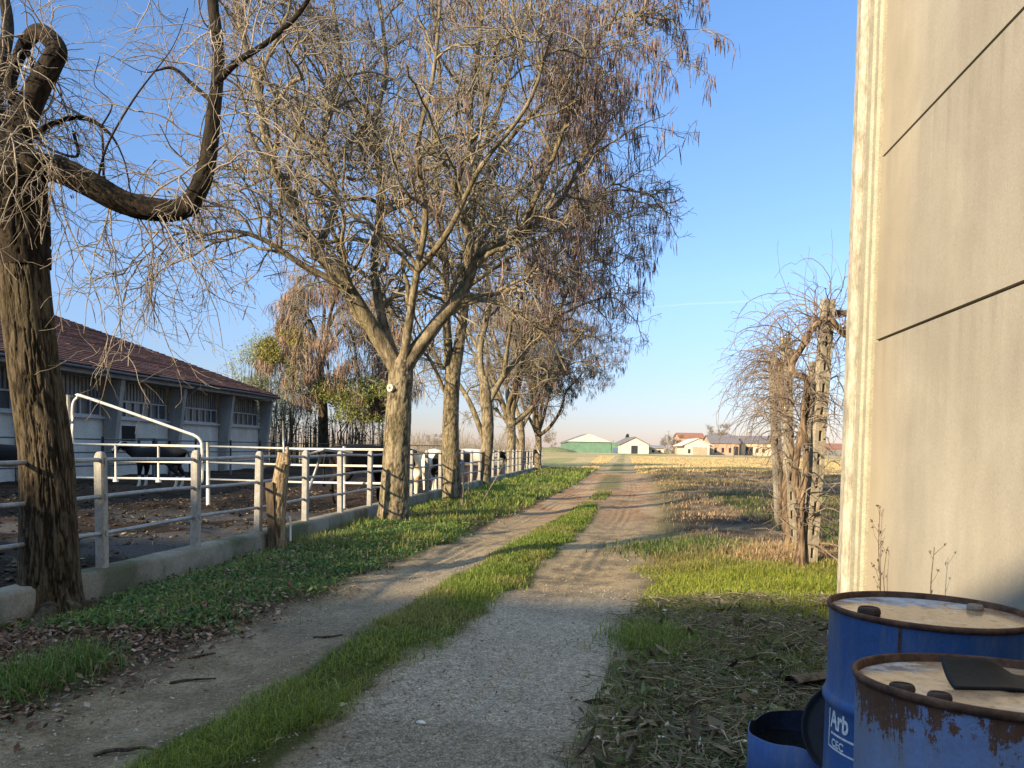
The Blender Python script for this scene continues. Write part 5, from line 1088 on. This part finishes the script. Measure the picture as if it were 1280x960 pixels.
# the printed badge, wrapped round the drum
def wrap(V, th0, z0, rr): 
    V = np.asarray(V, float); th = th0+V[:, 0]/rr; return np.stack([rr*np.cos(th), rr*np.sin(th), z0+V[:, 1]], 1)
def strip(mb, x0, y0, x1, y1, th0, z0, rr, sh=0.):
    k = max(2, int(abs(x1-x0)/.006)+2); xs = np.linspace(x0, x1, k); V = np.vstack([np.stack([xs, np.full(k, y0)+xs*sh], 1), np.stack([xs, np.full(k, y1)+xs*sh], 1)])
    mb.add(wrap(V, th0, z0, rr), [(i, i+1, k+i+1, k+i) for i in range(k-1)])
def text_mesh(txt, size):
    cu = bpy.data.curves.new('lettering', 'FONT'); cu.body = txt; cu.size = size; cu.resolution_u = 3; o = bpy.data.objects.new('lettering', cu); COL.objects.link(o); cu.offset = size*.026
    bpy.context.view_layer.update(); dg = bpy.context.evaluated_depsgraph_get(); me = bpy.data.meshes.new_from_object(o.evaluated_get(dg)); bpy.data.objects.remove(o)
    bm = bmesh.new(); bm.from_mesh(me); bmesh.ops.triangulate(bm, faces=bm.faces); bm.verts.index_update()
    V = np.array([v.co[:2] for v in bm.verts]); T = [[v.index for v in f.verts] for f in bm.faces]; bm.free(); bpy.data.meshes.remove(me); return V, T
TH0 = math.radians(-117.3-65.5); RR = r_+.0016; ZB = .44; mb = MB()
strip(mb, 0, 0, .006, .150, TH0, ZB, RR); strip(mb, 0, 0, .25, .006, TH0, ZB, RR); strip(mb, .244, 0, .25, .15, TH0, ZB, RR); strip(mb, .018, .045, .235, .052, TH0, ZB, RR)
rb = random.Random(3); x = .008
while x < .24:
    w_ = rb.uniform(.006, .016); strip(mb, x, .143, x+w_*.8, .150+rb.choice([.004, .012, .018, .008]), TH0, ZB, RR); x += w_
strip(mb, .006, .138, .244, .143, TH0, ZB, RR)
V, T = text_mesh('Arb', .076); V[:, 0] = V[:, 0]*.80+.013; V[:, 1] = V[:, 1]*1.15+.066; mb.add(wrap(V, TH0, ZB, RR), None, T)
V, T = text_mesh('CEC', .034); V[:, 0] = V[:, 0]+.024; V[:, 1] = V[:, 1]+.009; mb.add(wrap(V, TH0, ZB, RR), None, T)
mb.build('printed_badge', M_PRINT, body_r)
YF_ = 1.66; tf_ = pt(1255, 853, YF_)
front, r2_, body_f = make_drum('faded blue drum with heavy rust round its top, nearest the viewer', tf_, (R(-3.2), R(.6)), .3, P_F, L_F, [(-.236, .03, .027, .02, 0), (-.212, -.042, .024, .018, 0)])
# rubber flap lying on the nearest drum
m, n, p = mat('black_rubber'); co = coords(n); a = noise(n, co, 60, 5, .6); setc(n, p, ramp(n, a, [(.3, (.006, .006, .006)), (.7, (.014, .0135, .013))]), .65, 0, .25); bump(n, p, a, .2, .003)
mb = MB(); nu, nv_ = 26, 14; u = np.linspace(0, 1, nu)[:, None]+np.zeros((1, nv_)); v = np.linspace(0, 1, nv_)[None]+np.zeros((nu, 1))
left = 1-sst(.28, .62, u); X = -.080+.31*u+.018*v*left; Yv = -.045+.135*v-.02*left*v**2+.03*u*(1-v); Zv = .008+left*(.040*v**1.8+.004)+.010*np.sin(u*7)*(1-left)*.6+.012*(1-left)*(v)
up = np.stack([X, Yv, Zv+.007], -1).reshape(-1, 3); lo_ = np.stack([X, Yv, Zv], -1).reshape(-1, 3); b = (np.arange(nu-1)[:, None]*nv_+np.arange(nv_-1)[None]).ravel(); nn = nu*nv_
Q = [np.stack([b, b+nv_, b+nv_+1, b+1], 1), np.stack([b+1, b+nv_+1, b+nv_, b], 1)+nn]
e1 = np.concatenate([np.arange(nu)*nv_, (nu-1)*nv_+np.arange(1, nv_), (np.arange(nu-1)[::-1])*nv_+nv_-1, np.arange(1, nv_-1)[::-1]]); e2 = np.roll(e1, -1); Q.append(np.stack([e1, e1+nn, e2+nn, e2], 1))
mb.add(np.vstack([up, lo_]), np.vstack(Q)); o = mb.build('rubber_flap', m, None, True); o.location = tf_+Vector((-.03, .015, -.026)); o.rotation_euler = (R(-3.2), 0, R(-6))
tag(o, 'black curled rubber flap lying on top of the nearest drum', 'rubber flap')
# cut-off blue tub holding dark water, black disc leaning by it
cT = Vector((1.235, 3.16, 0)); zb = gz(cT.x, cT.y)-.06
tub = thing('cut_drum', 'blue drum bottom cut down into a tub holding black water, behind the badged drum', 'tub', (cT.x, cT.y, float(zb)))
M_TUB = drum_paint('tub_paint', (.015, .06, .20), .28, .55, .35); M_TUBIN = speckled('tub_inside', (.006, .009, .022), (.016, .022, .045), 8, .4)
def ringp(r, z, wob=0.):
    a = np.arange(64)*2*np.pi/64; q = (np.abs(np.cos(a+.55))**3.4+np.abs(np.sin(a+.55))**3.4)**(-1/3.4); rr = r*q*(1+.03*np.sin(3*a+1)*(z > .1))
    return np.stack([rr*np.cos(a), rr*np.sin(a)*1.0, z+wob*(.5*np.sin(2*a+.6)+.35*np.sin(5*a)+.2*np.sin(9*a+2))], 1)
i = np.arange(64); jn = (i+1) % 64
def rings(rs): return np.vstack(rs), np.vstack([np.stack([k*64+i, k*64+jn, k*64+64+jn, k*64+64+i], 1) for k in range(len(rs)-1)])
mb = MB(); mb.add(*rings([ringp(.245, 0), ringp(.25, .02), ringp(.25, .12), ringp(.256, .14), ringp(.25, .16), ringp(.25, .30, .018), ringp(.246, .302, .018)])); mb.build('body', M_TUB, tub, True)
mb = MB(); mb.add(*rings([ringp(.2455, .300, .018), ringp(.245, .16), ringp(.243, .03), ringp(.001, .03)])); mb.build('inside', M_TUBIN, tub, True)
m, n, p = mat('dark_water'); setc(n, p, (.004, .005, .006), .04, 0, .5); bump(n, p, noise(n, coords(n), 22, 3, .5), .06, .004)
mb = MB(); mb.add(*rings([ringp(.2445, .215), ringp(.001, .215)])); mb.build('water', m, tub, True)
mb = MB(); rl = np.random.RandomState(2); k_ = 9; lay_leaves(mb, rl.uniform(-.18, .15, k_), rl.uniform(-.18, .1, k_), .05, C3(.2, .16, .1), rl, .2, (.217, .22), .5, np.zeros(k_)); tag(mb.build('floating_leaves', M_DRY, tub), kind='stuff')
mb = MB(); mb.lathe([(.001, 0), (.15, 0), (.165, .004), (.175, .016), (.178, .014), (.168, -.006), (.15, -.010), (.001, -.010)], 48)
o = mb.build('drum_lid', speckled('black_lid', (.006, .007, .010), (.014, .015, .02), 8, .5, .1), None, True); o.location = pt(1068, 915, 2.80); o.rotation_euler = (R(63), 0, R(-24))
tag(o, 'round black lid leaning between the cut tub and the badged drum', 'lid')

# ------------------------------------------------------------------ weeds at the foot of the wall
M_STALK = speckled('dry_stalk', (.06, .04, .026), (.14, .09, .06), 8)
def stalk(label, px, ytop, ybot, Yd, seed, heads):
    rng = np.random.RandomState(seed); b = pt(px, ybot, Yd); tp = pt(px+2, ytop, Yd); b.z = 0; t = thing('dry_stalk', label, 'weed', b, 0, 'dry weed stalks by the hall wall'); mb = MB(); H_ = tp.z
    P = spline([b, b+Vector((.01, 0, H_*.35)), b+Vector((-.012, .01, H_*.7)), tp], 30); mb.tube(P, np.linspace(.0055, .002, 30), 5); adopt(mb.build('stem', M_STALK, None, True), t)
    A, Ra = grow(P[None], np.full((1, 30), .003), heads, rng, .25, 1, (30, 60), (.04, .16), 5, .7, .5, .3, .1); mb = MB(); V, Q = tubes(A, Ra, 4); mb.add(V, Q); nrm_ = A[:, -1]
    lay_leaves(mb, np.repeat(nrm_[:, 0], 3), np.repeat(nrm_[:, 1], 3), .03, C3(.1, .1, .1), rng, 1, (0, .01), .6, np.repeat(nrm_[:, 2], 3)); adopt(mb.build('side_shoots', M_STALK), t)
stalk('tallest dry brown weed stalk standing at the pillar foot', 1098, 634, 760, 6.3, 3, 16)
stalk('thin bare weed stalk close by the tallest one at the pillar foot', 1106, 690, 760, 6.1, 4, 3)
stalk('short pale weed stalk against the middle of the hall wall', 1166, 684, 760, 4.9, 5, 6)

# ------------------------------------------------------------------ broken post by the fence and small finds
M_SPLIT = bark_mat('split_wood', (.14, .095, .055), (.38, .29, .18), (.22, .17, .11), 22, .5); M_WDARK = bark_mat('dark_old_wood', (.05, .038, .026), (.15, .11, .075), (.08, .06, .04), 14, .2)
qs = gp(348, 687); YS = qs.y; t = thing('broken_post', 'splintered yellow timber post with a dark plank beside it, against the fence', 'post', qs)
mb = MB(); bark_tube(mb, PX(YS, (348, 692), (346, 660), (348, 620), (352, 588), (355, 566)), [.118, .108, .10, .092, .078], 90, 40, .16, 8, 1.5, 4, .05, .16)
rs = np.random.RandomState(8)
for k in range(9):
    a = k*.7; o_ = Vector((math.cos(a)*.065, math.sin(a)*.065, 0)); q0 = pt(354.5, 580, YS)+o_*.85; hh = [.12, .06, .20, .09, .15, .05, .10, .07, .24][k]
    bark_tube(mb, [q0, q0+Vector((.015, 0, hh*.5)), q0-o_*.25+Vector((.03, 0, hh))], [.042, .036, .012], 16, 9, .3, 4, 5, k, 0, .4)
adopt(mb.build('timber', M_SPLIT, None, True), t)
mb = MB(); mb.beam(pt(341, 690, YS-.1), pt(337, 603, YS-.1), .10, .06, (0, 1, 0)); adopt(mb.build('plank', M_WDARK), t)
mb = MB(); mb.tube([pt(355, 575, YS+.12), pt(354, 526, YS+.12)], .016, 8); tag(mb.build('metal_rod', M_GALV, None, True), 'thin grey rod standing up behind the splintered post', 'rod')
mb = MB(); mb.tube(PX(YS+.05, (363, 676), (363, 652), (362, 646), (359, 645), (357, 648)), .014, 8); tag(mb.build('bent_pipe', M_PALE_PIPE, None, True), 'small white bent pipe end beside the splintered post', 'pipe')
mb = MB(); mb.beam(gp(478, 652)+Vector((-.02, -.1, -.05)), pt(489, 575, Y2-.05), .12, .05, (0, 1, 0)); tag(mb.build('leaning_board', M_WDARK), 'narrow dark board leaning on the foot of the scarred trunk', 'board')
M_STICK = bark_mat('stick_bark', (.045, .032, .022), (.12, .09, .06), (.1, .08, .05), 20, .2)
SG = 'fallen sticks on the track and verge'
def stick(label, pts, r0, seed, mt=M_STICK, grp=SG, z=.012):
    mb = MB(); P = [gp(a, b) for a, b in pts]; P = [Vector((q.x, q.y, float(gz(q.x, q.y))+r0*.7+z*k*(len(P)-1-k)*.4)) for k, q in enumerate(P)]
    bark_tube(mb, P, [r0, r0*.9, r0*.5], 30, 8, .1, 4, 8, seed, 0, .15); tag(mb.build('stick', mt, None, True), label, 'stick', grp)
stick('dark crooked stick at the bottom left on the dirt track', [(118, 941), (140, 942), (160, 945), (180, 944), (203, 948)], .011, 1)
stick('short dark stick across the left wheel track', [(212, 848), (235, 846), (270, 844)], .009, 2)
stick('small stick on the verge edge above the left wheel track', [(238, 822), (255, 818), (270, 815)], .008, 3)
stick('thin twig on the left wheel track nearest the grass strip', [(392, 797), (410, 799), (428, 797)], .009, 4)
stick('thick broken branch lying behind the litter on the right', [(862, 780), (890, 778), (920, 775)], .022, 5, M_VINE)
stick('grey branch lying at the right beside the bright grass', [(940, 770), (955, 776), (968, 782)], .02, 6, M_VINE)
stick('long pale stalk lying on the litter in the middle', [(870, 905), (900, 898), (940, 894), (960, 886)], .009, 7, M_VTW)
stick('pale dry stick under the gnarled tree', [(0, 794), (25, 794), (50, 793)], .008, 8, M_VTW)
stick('forked pale stalk near the bottom of the litter', [(838, 915), (860, 925), (885, 922)], .008, 9, M_VTW)
M_PALEST = speckled('pale_stone', (.45, .42, .37), (.62, .59, .53), 9, .85, .3)
for lb, px, py, r in (('white flat stone at the litter edge by the track', 746, 925, .022), ('small white stone beside the flat one at the litter edge', 757, 930, .012), ('pale stone on the gravel track, centre bottom', 527, 902, .020),
                      ('white scrap of plaster near the cut tub', 930, 943, .02), ('pale rubble lump beside the badged drum, in the litter', 1020, 778, .045), ('rubble lump in the grass edge left of the hall', 860, 796, .03), ('grey stone in the grass strip foot', 428, 890, .022)):
    q = gp(px, py); mb = MB(); bm = bmesh.new(); bmesh.ops.create_icosphere(bm, subdivisions=2, radius=r); rr = random.Random(px)
    o3 = [rr.uniform(0, 9) for _ in range(3)]
    for v in bm.verts: v.co *= 1+.35*(float(vn(v.co.x*60+o3[0], v.co.y*60+v.co.z*40+o3[1], 3))-.5)*2; v.co.z *= .55; v.co.x *= 1.3
    bm.verts.index_update(); mb.add([v.co[:] for v in bm.verts], None, [[v.index for v in f.verts] for f in bm.faces]); bm.free()
    o = mb.build('stone', M_PALEST); o.location = (q.x, q.y, float(gz(q.x, q.y))+r*.25); tag(o, lb, 'stone', 'loose pale stones')
# curled piece of bark by the drum
mb = MB(); q = gp(1016, 872); a_ = np.linspace(-.4, 2.3, 12); n_u = 8; V = []
for k in range(n_u):
    for a in a_: V.append((k*.05-.17, .09*math.cos(a)*(1-.04*k), .09*math.sin(a)+.01))
b = (np.arange(n_u-1)[:, None]*12+np.arange(11)[None]).ravel(); V = np.array(V); V2 = V*np.array([1, .9, .88]); nn = len(V); mb.add(np.vstack([V, V2]), np.vstack([np.stack([b, b+1, b+13, b+12], 1), np.stack([b, b+12, b+13, b+1], 1)+nn]))
o = mb.build('bark_piece', M_WDARK, None, True); o.location = (q.x, q.y, float(gz(q.x, q.y))); o.rotation_euler = (0, 0, R(25)); tag(o, 'curled piece of dead bark lying left of the badged drum', 'bark')
# dead stalks leaning among the trunks
DG = 'pale dead stalks between the trunks'
for lb, a, b, Y in (('long pale dead stalk leaning across the twin stemmed tree', (600, 652), (640, 560), 20.), ('pale dead stalk lying slanted right of the leaning one', (625, 640), (652, 610), 22.), ('thin upright dead stalk right of the twin stemmed tree', (577, 655), (578, 590), 18.9), ('second thin upright dead stalk right of the twin stemmed tree', (583, 655), (585, 580), 19.0)):
    mb = MB(); p, q = pt(a[0], a[1], Y), pt(b[0], b[1], Y); p.z = 0; mb.tube([p, p.lerp(q, .5)+Vector((.03, 0, .02)), q], [.014, .011, .005], 5); tag(mb.build('dead_stalk', M_VTW, None, True), lb, 'stalk', DG)

# a faint vapour trail low in the sky
m, n, p = mat('vapour'); setc(n, p, (.9, .9, .92), 1, 0, 0); tr = N(n, 'ShaderNodeBsdfTransparent'); mx = N(n, 'ShaderNodeMixShader'); mx.inputs[0].default_value = .035
n.links.new(tr.outputs[0], mx.inputs[1]); n.links.new(p.outputs[0], mx.inputs[2]); n.links.new(mx.outputs[0], n.nodes['Material Output'].inputs[0])
mb = MB(); mb.tube([pt(a, b, 6000) for a, b in ((815, 384), (860, 380), (910, 378), (960, 375), (1000, 372))], [3, 6, 7, 6, 3], 8); tag(mb.build('vapour_trail', m, None, True), 'faint thin vapour trail low in the blue sky left of the hall', 'vapour trail')
